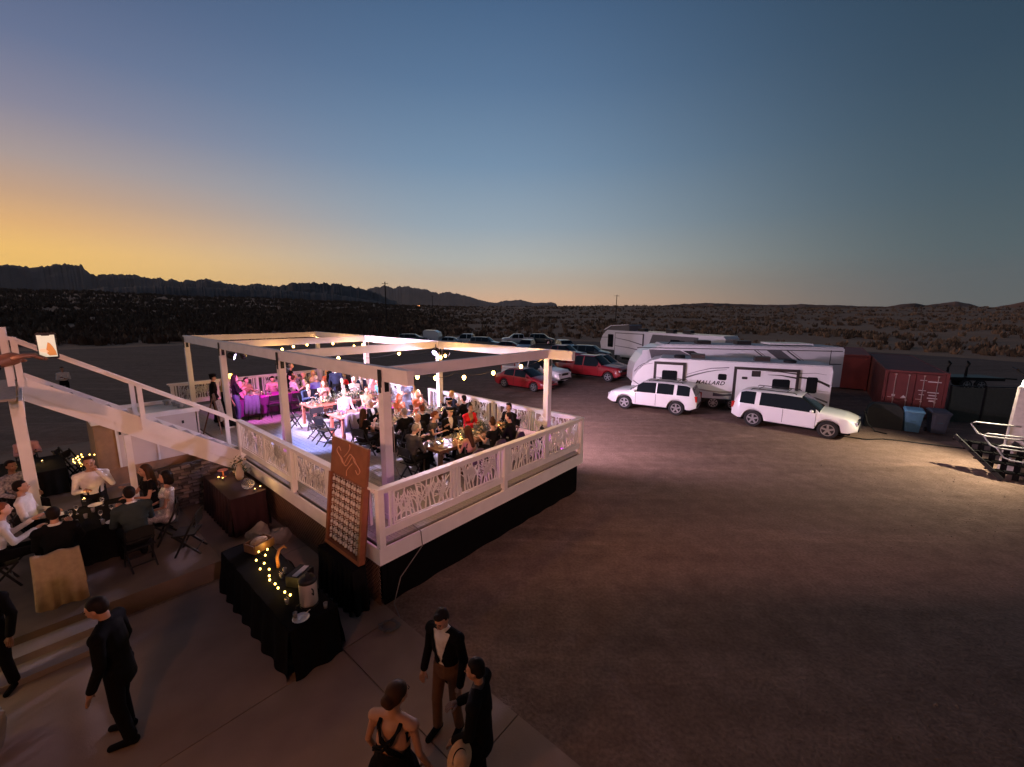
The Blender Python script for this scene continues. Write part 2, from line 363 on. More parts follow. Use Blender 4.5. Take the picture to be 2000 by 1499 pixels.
# patio slab with joints
E1 = Vector((-2.39, 6.9)); ed = (Vector((.83, 4.12))-E1).normalized()
def patio():
    p0 = E1-ed*.0; p1 = E1+ed*14
    slabs = MB()
    zt = .03
    a = D(.1, 9.5, 0)
    # slab bays split by dark joints, running parallel with the platform edge
    cuts = [9.6, 6.2, 3.1, -.4, -3.2, -6.2, -10]
    for i in range(len(cuts)-1):
        v1, v0 = cuts[i]-.008, cuts[i+1]+.008
        def uedge(v):   # where the free edge crosses this v line
            if v >= 0.12: return .12
            # intersect D(u,v) with edge line
            q = D(0, v); n = Vector((-ed.y, ed.x)); t = ((E1-Vector((q.x, q.y))).dot(n))/(Vector((U.x, U.y)).dot(n)); return t
        for (u0, u1) in ((-12, -1.61),) if v0 > 3.3 else ((-12, -4.6), (-4.584, -1.0), (-.984, None)):
            r0 = uedge(v0) if u1 is None else u1; r1 = uedge(v1) if u1 is None else u1
            if v0 > 3.0: r0 = r1 = .12; 
            if u1 is not None and v0 < 3: pass
            if u1 is None and (r0 <= u0 or r1 <= u0): 
                if max(r0, r1) <= u0: continue
            if v0 > 3.0: u0 = -1.61+.0
            poly = [D(u0, v0), D(r0, v0), D(r1, v1), D(u0, v1)]
            slabs.prism([(p.x, p.y) for p in poly], -.1, zt)
            if v0 > 3.0: break
    structure(slabs.build('patio', concrete))
patio()
# raised dining platform and its two steps
b = MB()
pl = [D(-1.61, 3.23), D(-1.61, 16), D(-14, 16), D(-14, 3.23)]
b.prism([(p.x, p.y) for p in pl], -.05, .36)
structure(b.build('raised_platform', concrete2))
stp = thing('platform_steps', 'two low concrete steps with pale treads leading down from the raised dining platform', 'steps', (0,0,0))
for k, (z, v1, v0) in enumerate(((.24, 3.23, 2.86), (.12, 2.86, 2.46))):
    pl = [D(-9, v0), D(-3.3, v0), D(-3.3, v1), D(-9, v1)]
    MB().prism([(p.x, p.y) for p in pl], -.02, z).build('step', mat('step_concrete', (.34,.29,.27), .8, bump=.2, scale=2), stp)

# evening haze over the plain
hz = MB().box((0, 3000, 640), (27000, 27000, 1300)); hzm = bpy.data.materials.new('haze_air'); hzm.use_nodes = True; t = hzm.node_tree; t.nodes.clear()
ho = nd(t, 'ShaderNodeOutputMaterial'); hv = nd(t, 'ShaderNodeVolumePrincipled'); hv.inputs['Color'].default_value = (.72,.82,1,1); hv.inputs['Density'].default_value = 2.0e-5; hv.inputs['Anisotropy'].default_value = .2; t.links.new(hv.outputs[0], ho.inputs['Volume'])
stuff(hz.build('haze', hzm))

def far_car():
    az = math.atan((817-1000)/811.5*math.cos(PITCH)); r_ = 640; x, y = r_*math.sin(az), r_*math.cos(az); z = desert_h(x, y)
    t = thing('distant_car', 'tiny distant car with two orange headlights on the desert track left of centre', 'car', (x, y, z+1.2), -az)
    MB().rings([[Vector((a*w, c*d, q)) for a, c in ((-1,-1),(1,-1),(1,1),(-1,1))] for w, d, q in ((1,2.2,0),(1,2.3,.8),(.8,1.2,1.5))]).build('body', mat('far_car_body', (.03,.03,.03), .5), t)
    for s in (-1, 1): MB().ell((s*.95, -2.4, .6), (.62,.3,.62), 8, 6).build('headlight', mat('far_headlight', (1,.5,.2), .4, emit=(1,.36,.12), es=2.6), t)
far_car()

def dirt_road():
    vs = []; fs = []; n = 60
    for i in range(n+1):
        f = i/n; a = R(-27.5+15*f); r_ = 300+330*f**1.3; w = 3.2
        for q in (-w, w):
            x = (r_+q)*math.sin(a); y = (r_+q)*math.cos(a); vs.append((x, y, desert_h(x, y)+.55))
    fs = [(2*i, 2*i+1, 2*i+3, 2*i+2) for i in range(n)]
    b = MB().add(vs, fs); structure(b.build('dirt_road', mat('road_dirt', (.5,.33,.23), .95, col2=(.4,.26,.18), scale=.1)))
dirt_road()
# ------------------------------------------------------------------ deck
DW, DL = 6.73, 15.75
deck = thing('deck', 'raised grey board dining deck with white fascia and black skirt, full of wedding guests', 'deck', (OX, OY, 0), TH)
# in the deck's own frame x = u, y = v
bw, gap = .138, .006
bm_ = MB().box((0,0,0), (bw, 5.24, .034)).mesh('deck_board', deck_grey)
nb = int(DW/(bw+gap))
rnd = random.Random(3)
for i in range(nb+1):
    off = rnd.choice((0, .6, -.6))
    for s, (y0, y1) in enumerate(((.0, 5.24+off), (5.246+off, 10.49+off), (10.496+off, DL))):
        o = obj('deck_board', bm_, deck, (.07+i*(bw+gap), (y0+y1)/2, ZD-.017)); o.scale = (1, (y1-y0)/5.24, 1)
joist = mat('joist_wood', (.2,.15,.1), .8)
b = MB(); b.box((DW/2, DL/2, ZD-.17), (DW-.1, DL-.1, .26)); b.build('deck_frame', joist, deck)
def fascia(c, d): MB().box(c, d).build('fascia_board', white_paint, deck)
fascia((DW/2, -.06, ZD-.19), (DW+.16, .04, .31)); fascia((-.06, DL/2-.3, ZD-.19), (.04, DL-.5, .31))
fascia((DW+.06, DL/2, ZD-.19), (.04, DL, .31))
for (u0, v0) in ((.3, .3), (3.3, .35), (6.3, .3), (.3, 3.6), (.3, 7.1), (.06, 10.6), (6.3, 5), (6.3, 10), (6.3, 15.5), (.06, 15.6)):
    MB().box((u0+.02, v0+.02, (ZD-.35)/2), (.14, .14, ZD-.35)).build('deck_post', joist, deck)
# skirt cloth hangs in soft folds under the front edge and round the far side
def curtain(name, a, b_, z0, z1, m, parent, amp=.035, per=.32, seed=0, nz=6, flare=.0, n=None):
    a = Vector(a); b_ = Vector(b_); d = b_-a; l = d.length; d.normalize(); nn = Vector((d.y, -d.x, 0)); n = n or max(8, int(l/.05)); mb = MB(); vs = []; fs = []
    for k in range(nz+1):
        t = k/nz
        for i in range(n+1):
            s = l*i/n; w = amp*(.3+.7*t)*(math.sin(s/per*6.28+1.5*math.sin(s*1.3+seed)))+.02*noise.noise((s*2, t*2, seed))
            p = a+d*s+nn*(w+flare*t); vs.append((p.x, p.y, z1+(z0-z1)*t))
    for k in range(nz):
        for i in range(n): q = k*(n+1)+i; fs.append((q, q+1, q+n+2, q+n+1))
    mb.add(vs, fs); return mb.build(name, m, parent, smooth=True)
skirt_mat = mat('skirt_cloth', (.005,.005,.0055), .95, bump=.3, spec=.03)
curtain('skirt', (.02, 0.03, 0), (DW-.1, .03, 0), .0, ZD-.345, skirt_mat, deck, amp=.014, per=.9)
curtain('skirt', (DW-.06, .03, 0), (DW-.06, DL, 0), .0, ZD-.345, skirt_mat, deck, amp=.014, per=.9)
# diagonal lattice under the left edge
lat_mat = mat('lattice_brown', (.17,.1,.065), .7, bump=.2)
def lattice(u, v0, v1, z0, z1, parent, step=.085, w=.022):
    k = 0; H_ = z1-z0
    A, B = MB(), MB()
    s = v0-H_
    while s < v1:
        for dr, mb, off in ((1, A, 0), (-1, B, .009)):
            if dr > 0: y0, zz0, y1, zz1 = s, z0, s+H_, z1
            else: y0, zz0, y1, zz1 = s, z1, s+H_, z0
            if y0 < v0: f = (v0-y0)/H_; zz0 += (zz1-zz0)*f; y0 = v0
            if y1 > v1: f = (v1-y1)/(-(y1-y0)) if y1 != y0 else 0; zz1 = zz1-(zz1-zz0)*f; y1 = v1
            if y1-y0 > .02: mb.bar((u-off, y0, zz0), (u-off, y1, zz1), .008, w, up=(1,0,0) if 0 else (0,0,1))
        s += step
    A.add(B.v, B.f); return stuff(A.build('lattice', lat_mat, parent))
lattice(-.03, .02, 7.0, 0, ZD-.36, deck)
curtain('skirt', (.1, .0, 0), (.1, 7.6, 0), 0, ZD-.36, skirt_mat, deck, seed=3)

# ------------------------------------------------------------------ railings
def twig_panel(w, h, seed):
    r = random.Random(seed); b = MB(); th = .016
    def stem(x, y, ang, ln, wd, depth):
        pts = [(x, y)]; n = 5; a = ang
        for i in range(n):
            a += r.uniform(-.13, .13); a = a*.93+ang*.07
            x += math.sin(a)*ln/n; y += math.cos(a)*ln/n
            if x < .01 or x > w-.01 or y > h-.01: x = min(max(x, .01), w-.01); y = min(y, h); pts.append((x, y)); break
            pts.append((x, y))
        for i, ((x0, y0), (x1, y1)) in enumerate(zip(pts, pts[1:])):
            w0 = wd*(1-.1*i); b.bar((x0, 0, y0), (x1+(x1-x0)*.08, 0, y1+(y1-y0)*.08), th, w0, up=(0,1,0)) if 0 else b.bar((x0, 0, y0), (x1+(x1-x0)*.1, 0, y1+(y1-y0)*.1), w0, th, up=(0,1,0))
        if depth > 0:
            for i in (1, 2, 3):
                if i < len(pts) and r.random() < .8: stem(pts[i][0], pts[i][1], ang+r.choice((-1, 1))*r.uniform(.35, .75), ln*r.uniform(.4, .62), wd*.85, depth-1)
    x = .03
    while x < w:
        stem(x, 0, r.uniform(-.28, .28), r.uniform(.65, 1.15)*h, .026, 2); x += r.uniform(.07, .12)
    for _ in range(5): stem(r.uniform(.1, w-.1), h, math.pi+r.uniform(-.4, .4), h*.5, .022, 1)
    e = .035
    b.box((w/2, 0, -e/2), (w+2*e, .022, e)); b.box((w/2, 0, h+e/2), (w+2*e, .022, e)); b.box((-e/2, 0, h/2), (e, .022, h)); b.box((w+e/2, 0, h/2), (e, .022, h))
    return b
PM = {}
def panel_mesh(w):
    k = round(w, 2)
    if k not in PM: PM[k] = twig_panel(w-.07, .58, int(k*100)).mesh('panel', white_paint)
    return PM[k]
RH = 1.07
def railing(label, a, ang, length, posts, panels, stiles, group='white twig pattern railings round the deck'):
    # local x runs along the rail
    o = thing('railing', label, 'railing', a, ang, group)
    MB().box((length/2, 0, RH-.02), (length+.12, .14, .04)).build('top_rail', white_paint, o)
    MB().box((length/2, 0, RH-.075), (length, .045, .07)).build('upper_rail', white_paint, o)
    for i, x in enumerate(posts):
        nx = posts[i+1] if i+1 < len(posts) else None
        z0 = -.34
        MB().box((x, -.0, (RH-.04+z0)/2), (.115, .115, RH-.04-z0)).build('post', white_paint, o)
        if nx: MB().box(((x+nx)/2, 0, .225), (nx-x-.12, .045, .15)).build('bottom_board', white_paint, o)
    for (x0, x1) in panels:
        p = obj('panel', panel_mesh(x1-x0), o, (x0+.035, 0, .345))
    for x in stiles: MB().box((x, 0, .655), (.05, .05, .7)).build('stile', white_paint, o)
    return o
right = railing('white twig-cut railing along the front edge of the deck above the black skirt', D(0,-.02,ZD), TH, DW, [0, 3.3, DW], [(.26,1.66),(1.87,3.08),(3.5,4.86),(5.05,6.42)], [.2,1.72,1.81,3.14,3.44,4.92,4.99,6.48])
left = railing('white twig-cut railing along the left edge of the deck beside the wooden sign', D(-.02,.1,ZD), TH+math.pi/2, 6.95, [3.45, 6.93], [(.22,1.6),(1.8,3.2),(3.66,5.03),(5.22,6.68)], [.16,1.66,1.74,3.26,3.6,5.09,5.16,6.74])
back = railing('white twig-cut railing along the parking side of the deck behind the diners', D(DW+.02,.1,ZD), TH+math.pi/2, 6.95, [3.45, 6.93], [(.3,1.6),(1.85,3.15),(3.75,5.05),(5.25,6.6)], [.22,1.68,1.77,3.22,3.68,5.12,5.18,6.7])
back2 = railing('white twig-cut railing at the far end of the parking side, beyond the deck steps', D(DW+.02,8.9,ZD), TH+math.pi/2, 6.85, [0, 3.4, 6.85], [(.25,1.6),(1.8,3.15),(3.65,5.0),(5.2,6.55)], [.17,1.66,1.74,3.21,3.59,5.06,5.14,6.61])
railing('white twig-cut railing across the far end of the deck', D(.02,DL-.02,ZD), TH, DW, [.1, 3.3, DW-.1], [(.3,1.6),(1.8,3.1),(3.6,4.9),(5.1,6.4)], [.22,1.68,1.74,3.16,3.54,4.96,5.04,6.46])
# parking side steps between the two railings
ds = thing('deck_steps', 'white wooden steps with slanted handrails leading off the parking side of the deck', 'steps', D(DW+.1, 7.98, 0), TH)
for k in range(6):
    MB().box((.14+k*.28, 0, ZD-.2*(k+1)), (.29, 1.7, .04)).build('tread', deck_grey, ds)
for y in (-.88, .88):
    MB().bar((0, y, ZD-.15), (1.75, y, .06), .05, .24).build('stringer', white_paint, ds)
    MB().bar((0, y, ZD+.98), (1.7, y, .82), .06, .06).build('handrail', white_paint, ds)
    for x, z in ((.05, ZD+.0), (1.66, .05)): MB().box((x, y, z+.45), (.07, .07, .95)).build('newel_post', white_paint, ds)

# ------------------------------------------------------------------ pergola
PU, PV, PS, PW, PZ = .72, .815, (0, 4.895, 9.886, 14.563), 5.433, 4.029
perg = thing('pergola', 'white timber pergola of eight posts and open beams over the dining deck, strung with bulbs', 'pergola', (OX, OY, 0), TH)
pw = .17; bh = .27
for su in (0, PW):
    for s in PS:
        MB().box((PU+su, PV+s, (ZD+PZ)/2), (pw, pw, PZ-ZD)).build('post', white_paint, perg)
        MB().box((PU+su, PV+s, ZD+.05), (pw+.04, pw+.04, .1)).build('post_base', white_paint, perg)
        sg = -1 if su == 0 else 1
        br = MB().box((PU+su+sg*(pw/2+.006), PV+s, PZ+.05), (.012, .11, .34)); br.box((PU+su, PV+s-(pw/2+.006), PZ-.11), (.09, .012, .2)); br.box((PU+su+sg*(pw/2+.006), PV+s, PZ-.13), (.016, .06, .2))
        br.build('bracket', black_metal, perg)
    MB().box((PU+su, (PV-.86+PV+PS[3]+.16)/2, PZ+bh/2), (.14, PS[3]+1.02, bh)).build('beam', white_paint, perg)
for s in PS:
    MB().box((PU+PW/2, PV+s, PZ+bh/2+.004), (PW-.14, .12, bh-.03)).build('cross_beam', white_paint, perg)

# string bulbs hung below and across the beams; each bulb lamp is lit
def string(label, pts, bulbs, sag=.12, power=26):
    t = thing('string_lights', label, 'string lights', (0,0,0), 0, 'strings of warm bulbs on the pergola')
    path = []
    for a, b_ in zip(pts, pts[1:]):
        for i in range(9): f = i/8; p = a.lerp(b_, f); p.z -= sag*4*f*(1-f); path.append(p)
    MB().tube(path, .006, 5).build('wire', black_plastic, t)
    for p in bulbs:
        k = MB().lathe([(.016,0), (.018,-.05), (.014,-.055)], p, 8).build('socket', black_plastic, t)
        q = MB().ell(p+Vector((0,0,-.095)), (.045,.045,.055), 10, 7).build('bulb', bulb_mat, t, smooth=True)
        lamp('POINT', p+Vector((0,0,-.22)), power, (1, .5, .15), t, .05, name='bulb_light')
bz = PZ+.02
def on(u, v, z=bz): return D(u, v, z)
string('warm bulb string across the near bay between the two front pergola posts', [on(PU,PV),on(2.2,1.55,3.95),on(2.9,1.2,3.92),on(4.2,.95,3.94),on(PU+PW,PV+.1)], [on(2.02,1.5,3.98),on(2.3,1.2,3.95),on(2.9,.9,3.93),on(3.8,.8,3.95),on(4.95,.85,4.0),on(6.05,PV+.2,4.28)])
string('warm bulb string along the second cross beam of the pergola to the floodlit post', [on(PU,PV+PS[1]),on(2.7,6.2,3.95),on(4.8,6.2,3.95),on(PU+PW,PV+PS[1])], [on(2.68,6.4,3.98),on(4.84,6.3,3.98),on(5.5,4.6,3.98),on(5.05,4.3,3.98),on(PU+PW+.02,PV+PS[1]-.12,4.3)])
string('warm bulb string sagging over the far two bays of the pergola', [on(PU,PV+PS[2]),on(2.7,10.8,3.98),on(4.35,12.3,3.98),on(5.4,12.2,3.98),on(5.4,10.3,3.98),on(PU+PW,PV+PS[2])], [on(2.4,10.3,3.9),on(2.7,10.79,3.98),on(3.49,11.72,3.98),on(4.35,12.43,3.98),on(5.43,12.26,3.98),on(5.36,10.28,3.98),on(PU+PW,PV+PS[2]-.1,4.33),on(PU+PW-.1,PV+PS[2]+.1,3.98),on(PU+PW,PV+PS[3]-.12,4.2)])
# stage lights
def can(label, p, target, energy, col, size=.16, spot=75, lens=None, es=6, radius=.08):
    t = thing('stage_light', label, 'stage light', p)
    d = (Vector(target)-Vector(p)).normalized(); Q = d.to_track_quat('Z', 'Y').to_matrix()
    b = MB(); rg = []
    for r, z in ((size*.35, -.16), (size*.5, -.13), (size*.55, -.02), (size*.62, .06)): rg.append([Q@Vector((r*math.cos(a*math.pi/6), r*math.sin(a*math.pi/6), z)) for a in range(12)])
    b.rings(rg); b.build('housing', black_plastic, t, smooth=False)
    lensm = mat('lens_%d%d%d' % tuple(int(c*9) for c in col), col, .2, emit=col, es=es)
    c2 = MB(); c2.rings([[Q@Vector((size*.55*math.cos(a*math.pi/6), size*.55*math.sin(a*math.pi/6), z)) for a in range(12)] for z in (.062, .068)]); c2.build('lens', lensm, t)
    y = MB(); y.tube([(-.1,0,-.02), (-.1,0,.13), (0,0,.17), (.1,0,.13), (.1,0,-.02)], .01, 6); y.tube([(0,0,.17), (0,0,.28)], .014, 6); y.build('yoke', black_metal, t)
    l = lamp('SPOT', tuple(d*.1), energy, col, t, radius, tuple(d*5), spot, .6, name='stage_lamp')
    return t
LAV = (.72, .62, 1.0); MAG = (1.0, .16, .85); BLU = (.32, .38, 1.0); PNK = (1.0, .55, .75)
# lavender-white wash from the far-left post over the tables and out to the parked cars
can('black stage light under the far left pergola beam, aimed over the tables', D(PU+.22, PV+PS[2]-.3, 3.78), D(9, 5.5, .8), 4600, LAV, .2, 98)
can('black stage light under the same far left beam, tilted down at the purple table', D(PU+.3, PV+PS[2]-1.1, 3.85), D(2.2, 11.6, 1.9), 900, MAG, .16, 70)
can('black stage light clamped by the middle left pergola post, aimed down at the tables', D(PU+.22, PV+PS[1]+.35, 3.74), D(4.6, 7.8, 1.8), 2300, PNK, .18, 85)
can('blue stage light beside the middle left pergola post pointing at the empty floor', D(PU+.25, PV+PS[1]+.75, 3.74), D(2.2, 7.1, 1.23), 1100, BLU, .16, 80)
can('blazing white flood light on the parking side pergola post, facing the house', D(PU+PW-.28, PV+PS[1]-.15, 3.92), D(1.2, 4.5, 1.2), 1500, LAV, .2, 120, es=90)
can('black stage light on the parking side post throwing light onto the cars', D(PU+PW+.12, PV+PS[1]-.3, 3.85), (6.5, 20, 0), 5400, (1, .66, .88), .16, 96)
up_mat = mat('uplight_magenta', (.9,.1,.9), .3, emit=(.75,.04,1.0), es=5)
def uplight(label, p, tgt, e=13):
    t = thing('uplight', label, 'uplight', p, TH, 'magenta uplights at the foot of the railings')
    MB().box((0,0,.03), (.12,.12,.06)).build('housing', black_plastic, t); MB().box((0,0,.065), (.08,.08,.01)).build('lens', up_mat, t)
    lamp('SPOT', (0,0,.09), e, (.8, .08, 1.0), t, .04, Vector(tgt)-Vector((0,0,0)), 120, .8, name='uplight_lamp')
for k, (u, v, d, w) in enumerate(((6.5,.45,(0,0,1),'behind the front right corner of the railing'),(6.5,2.6,(0,0,1),'by the parking side railing near the last diners'),(6.5,6.7,(0,0,1),'at the parking side steps'),(6.45,10.6,(0,0,1),'at the far parking side railing'),(.2,5.6,(0,0,1),'inside the left railing'),(2.4,.3,(0,0,1),'inside the front railing below the nearest diners'),(4.3,.3,(0,0,1),'inside the front railing near the grey chairs'))):
    uplight('small magenta uplight '+w, D(u, v, ZD), (-.3 if u > 5 else .3, 0, 1))
tube_l = thing('light_tube', 'upright magenta light tube inside the front left corner of the railing', 'light', D(.14, .26, ZD)); MB().tube([(0,0,.1), (0,0,.85)], .02, 8).build('tube', up_mat, tube_l); MB().box((0,0,.05), (.09,.09,.1)).build('base', black_plastic, tube_l)

# ------------------------------------------------------------------ long stair down from the upper landing
stair = thing('staircase', 'white wooden staircase running from the upper landing at the left down onto the deck', 'staircase', D(0, 7.6, ZD), TH+math.pi)
# local x runs away from the deck (-u), y = -v
SL = 3.85; SH = 2.55; n = 13
for k in range(1, n): MB().box((k*SL/n-.02, 0, k*SH/n-.02), (.32, .98, .04)).build('tread', mat('tread_grey', (.42,.4,.42), .7, bump=.2), stair)
for y, nm in ((.53, 'near'), (-.53, 'far')):
    b = MB(); b.bar((-.1, y, -.12), (SL, y, SH+.02), .045, .3); b.build('stringer', white_paint, stair)
    b = MB(); b.bar((.0, y, 1.0), (SL, y, SH+.93), .1, .06); b.build('handrail', white_paint, stair)
b = MB(); b.bar((.1, .5, -.31), (SL, .5, SH-.2), .09, .2); b.build('lower_beam', white_paint, stair)
for x, y in ((0.03, -.53), (2.02, -.53), (2.02, .53), (3.82, .53), (3.82, -.53)):
    z = x/SL*SH; MB().box((x, y+(.04 if y > 0 else 0), z+.42), (.09, .09, 1.08 if x > .5 else 1.2)).build('baluster_post', white_paint, stair)
for x, y in ((2.35, .5),): MB().box((x, y, (x/SL*SH-.4-ZD)/2), (.12, .12, ZD+x/SL*SH-.42)).build('support_post', white_paint, stair)
land = thing('upper_landing', 'white timber landing and posts at the top of the staircase, cut by the left edge', 'landing', D(-SL, 7.6, 0), TH+math.pi)
LZ = ZD+SH
MB().box((1.7, .9, LZ-.02), (3.3, 3.2, .04)).build('landing_floor', deck_grey, land)
MB().box((.0, .9, LZ-.2), (.05, 3.2, .3)).build('landing_beam', white_paint, land)
MB().box((1.7, -.72, LZ-.2), (3.3, .05, .3)).build('landing_beam', white_paint, land)
for x, y in ((.1, .62), (.1, -.6), (3.2, .62), (3.2, -.6)):
    MB().box((x, y, LZ/2-.1), (.17, .17, LZ-.25)).build('support_post', white_paint, land)
for x, y in ((.1, .62), (.1, -.6), (1.7, -.7), (3.2, -.7)): MB().box((x, y, LZ+.58), (.1, .1, 1.16)).build('newel_post', white_paint, land)
MB().bar((.1, -.6, LZ+1.08), (3.2, -.7, LZ+1.08), .12, .05).build('guard_rail', white_paint, land)
MB().bar((-.05, .62, LZ+.95), (1.3, .62, LZ+1.3), .12, .07).build('guard_rail', white_paint, land)
# lattice screen under the stair, modelled as stones laid in courses
sw = thing('lattice_screen', 'low lattice screen under the staircase, modelled as stacked grey stones', 'wall', D(-2.3, 7.45, .03), TH)
sm = [mat('stone_a', (.17,.14,.14), .9, bump=.5, scale=9), mat('stone_b', (.09,.075,.075), .9, bump=.5, scale=9), mat('stone_c', (.26,.23,.24), .9, bump=.5, scale=9)]
MB().box((1.0, .06, .62), (2.0, .1, 1.2)).build('mortar', mat('mortar', (.06,.05,.05), .95), sw)
rnd = random.Random(8); bmesh_s = []
for k in range(3):
    b = MB(); b.box((0,0,0), (.19,.07,.075)); b.v = [(x+rnd.uniform(-.012,.012), y+rnd.uniform(-.015,.015), z+rnd.uniform(-.009,.009)) for x, y, z in b.v]; bmesh_s.append(b.mesh('stone', sm[k]))
for r_ in range(13):
    x = .05 if r_ % 2 else .14
    while x < 1.95:
        obj('stone', bmesh_s[rnd.randrange(3)], sw, (x, -.01+rnd.uniform(-.02,.01), .06+r_*.09)); x += rnd.uniform(.2, .24)
# utility box with flat roof
BX = D(-2.68, 10.74-.0, .36)
BU, BV, BH = 2.35, 1.95, 1.55
cab = thing('storage_cabin', 'low white panelled storage cabin with a flat pale roof behind the staircase', 'cabin', D(-2.72, 9.75, .36), TH)
wallm = mat('cabin_panel', (.62,.55,.52), .6, var=.05, scale=2, bump=.1)
wood_shade = mat('cabin_wood_shade', (.3,.17,.1), .7, bump=.2, scale=6)
def cabin():
    w, d, h = BU, BV, 1.84
    for x0, x1 in ((.0, .42), (.44, 1.28), (1.3, 2.3)):
        MB().box(((x0+x1)/2, .02, h/2), (x1-x0-.012, .04, h-.03)).build('wall_panel', wallm if x0 > .1 else wood_shade, cab)  # leftmost front panel is brown: the shadow on it is put into colour
    MB().box((.0, d/2, h/2), (.04, d, h)).build('side_wall', wood_shade, cab); MB().box((w, d/2, h/2), (.04, d, h)).build('side_wall', wallm, cab); MB().box((w/2, d, h/2), (w, .04, h)).build('rear_wall', wallm, cab)
    for x in (.43, 1.29): MB().box((x, -.008, h/2), (.05, .03, h)).build('trim', white_paint, cab)
    MB().box((w/2, d/2, h+.0), (w-.06, d-.06, .03)).build('roof', mat('roof_cream', (.7,.67,.58), .7, scale=2), cab)
    for c, s in (((w/2, -.02, h+.05), (w+.1, .07, .14)), ((w/2, d+.02, h+.05), (w+.1, .07, .14)), ((-.02, d/2, h+.05), (.07, d-.03, .14)), ((w+.02, d/2, h+.05), (.07, d-.03, .14))): MB().box(c, s).build('parapet', white_paint, cab)
    MB().box((1.95, -.03, 1.55), (.05, .03, .09)).build('latch', black_metal, cab); MB().box((.5, -.03, 1.5), (.05, .03, .09)).build('latch', black_metal, cab)
    for x, y in ((1.9, 1.6), (2.05, 1.2), (2.1, .8)): MB().lathe([(.09,0), (.09,.1), (.12,.11), (.12,.16), (.03,.19)], (x, y, h+.015), 10).build('roof_vent', mat('vent_grey', (.35,.34,.33), .6), cab)
    MB().box((w/2, -.03, .25), (w, .03, .5)).build('kick_board', wood_shade, cab)
cabin()

# ------------------------------------------------------------------ sign board with glasses
sb = thing('sign_board', 'tall reddish wooden sign board with a carved wavy emblem above rows of hanging glasses', 'sign board', D(-.38, .83, .944-1.12*math.cos(.122)), TH-math.pi/2); sb.rotation_euler = (-.122, 0, TH-math.pi/2)
# local x = toward -v ... (front faces -u): x axis = -v direction
sbw = mat('sign_wood', (.27,.1,.045), .5, col2=(.2,.07,.03), scale=6, bump=.12)
sw_, z0, z1 = 1.27, 1.12, 3.153; zs = 2.47
MB().box((0, -.02, (zs+z1)/2), (sw_, .05, z1-zs)).build('header_panel', sbw, sb)
MB().box((0, .035, (z0+zs)/2), (sw_, .02, zs-z0)).build('back_panel', wood_dark, sb)
for x in (-sw_/2+.035, sw_/2-.035): MB().box((x, -.03, (z0+zs)/2-.002), (.07, .1, zs-z0)).build('side_frame', sbw, sb)
MB().box((0, -.03, z0-.03), (sw_, .12, .07)).build('bottom_frame', sbw, sb)
# carved emblem: nested flowing curves
emb = mat('emblem_inlay', (.55,.3,.18), .5)
e = MB()
def ecurve(pts, w=.016):
    P = []
    n_ = len(pts)
    for i in range(n_-1):
        p0 = Vector(pts[max(i-1,0)]); p1 = Vector(pts[i]); p2 = Vector(pts[i+1]); p3 = Vector(pts[min(i+2,n_-1)])
        for k in range(5):
            t = k/5; P.append(.5*((2*p1)+(-p0+p2)*t+(2*p0-5*p1+4*p2-p3)*t*t+(-p0+3*p1-3*p2+p3)*t**3))
    P.append(Vector(pts[-1]))
    e.tube([(x*1.15, -.048, 2.82+y*1.0) for x, y in P], w*.55, 6)
for s in (1, -1):
    ecurve([(s*-.34, s*.06), (s*-.25, s*.0), (s*-.18, s*-.08), (s*-.11, s*-.09), (s*-.03, s*.03), (s*.05, s*.12), (s*.13, s*.1), (s*.19, s*.02), (s*.29, s*-.03), (s*.37, s*-.1), (s*.31, s*-.18), (s*.24, s*-.12)])
    ecurve([(s*.02, s*.3), (s*.03, s*.22), (s*-.03, s*.13), (s*-.13, s*.03)])
e.build('emblem', emb, sb, smooth=True)
fl = MB().lathe([(.002,0), (.028,.004), (.004,.012), (.004,.07), (.024,.11), (.028,.16), (.024,.2)], (0,0,0), 8).mesh('glass', mat('flute_glass', (.85,.78,.7), .12, trans=.3, spec=.8), True)
shelfm = mat('rail_brass', (.4,.25,.12), .35, .8)
for r_ in range(9):
    z = z0+.06+r_*.142
    MB().box((0, -.0, z+.122), (sw_-.15, .06, .008)).build('shelf', sbw, sb)
    for c_ in range(11):
        g = obj('glass', fl, sb, (-sw_/2+.14+c_*.096, -.035+.01*(c_ % 2), z+.118)); g.rotation_euler = (R(180), 0, 0); g.scale = (1.1, 1.1, .56)
# the black draped base that carries the board
bd = thing('draped_plinth', 'black draped plinth carrying the wooden sign board', 'plinth', D(-.36, .78, .03), TH-math.pi/2)
MB().box((0, .0, .42), (1.2, .22, .8)).build('core', black_cloth, bd)
for a_, b_ in (((-.62,-.13,0),(.62,-.13,0)),((.62,-.13,0),(.62,.13,0)),((.62,.13,0),(-.62,.13,0)),((-.62,.13,0),(-.62,-.13,0))): curtain('drape', a_, b_, .0, .86, black_cloth, bd, amp=.03, per=.2, flare=.05)
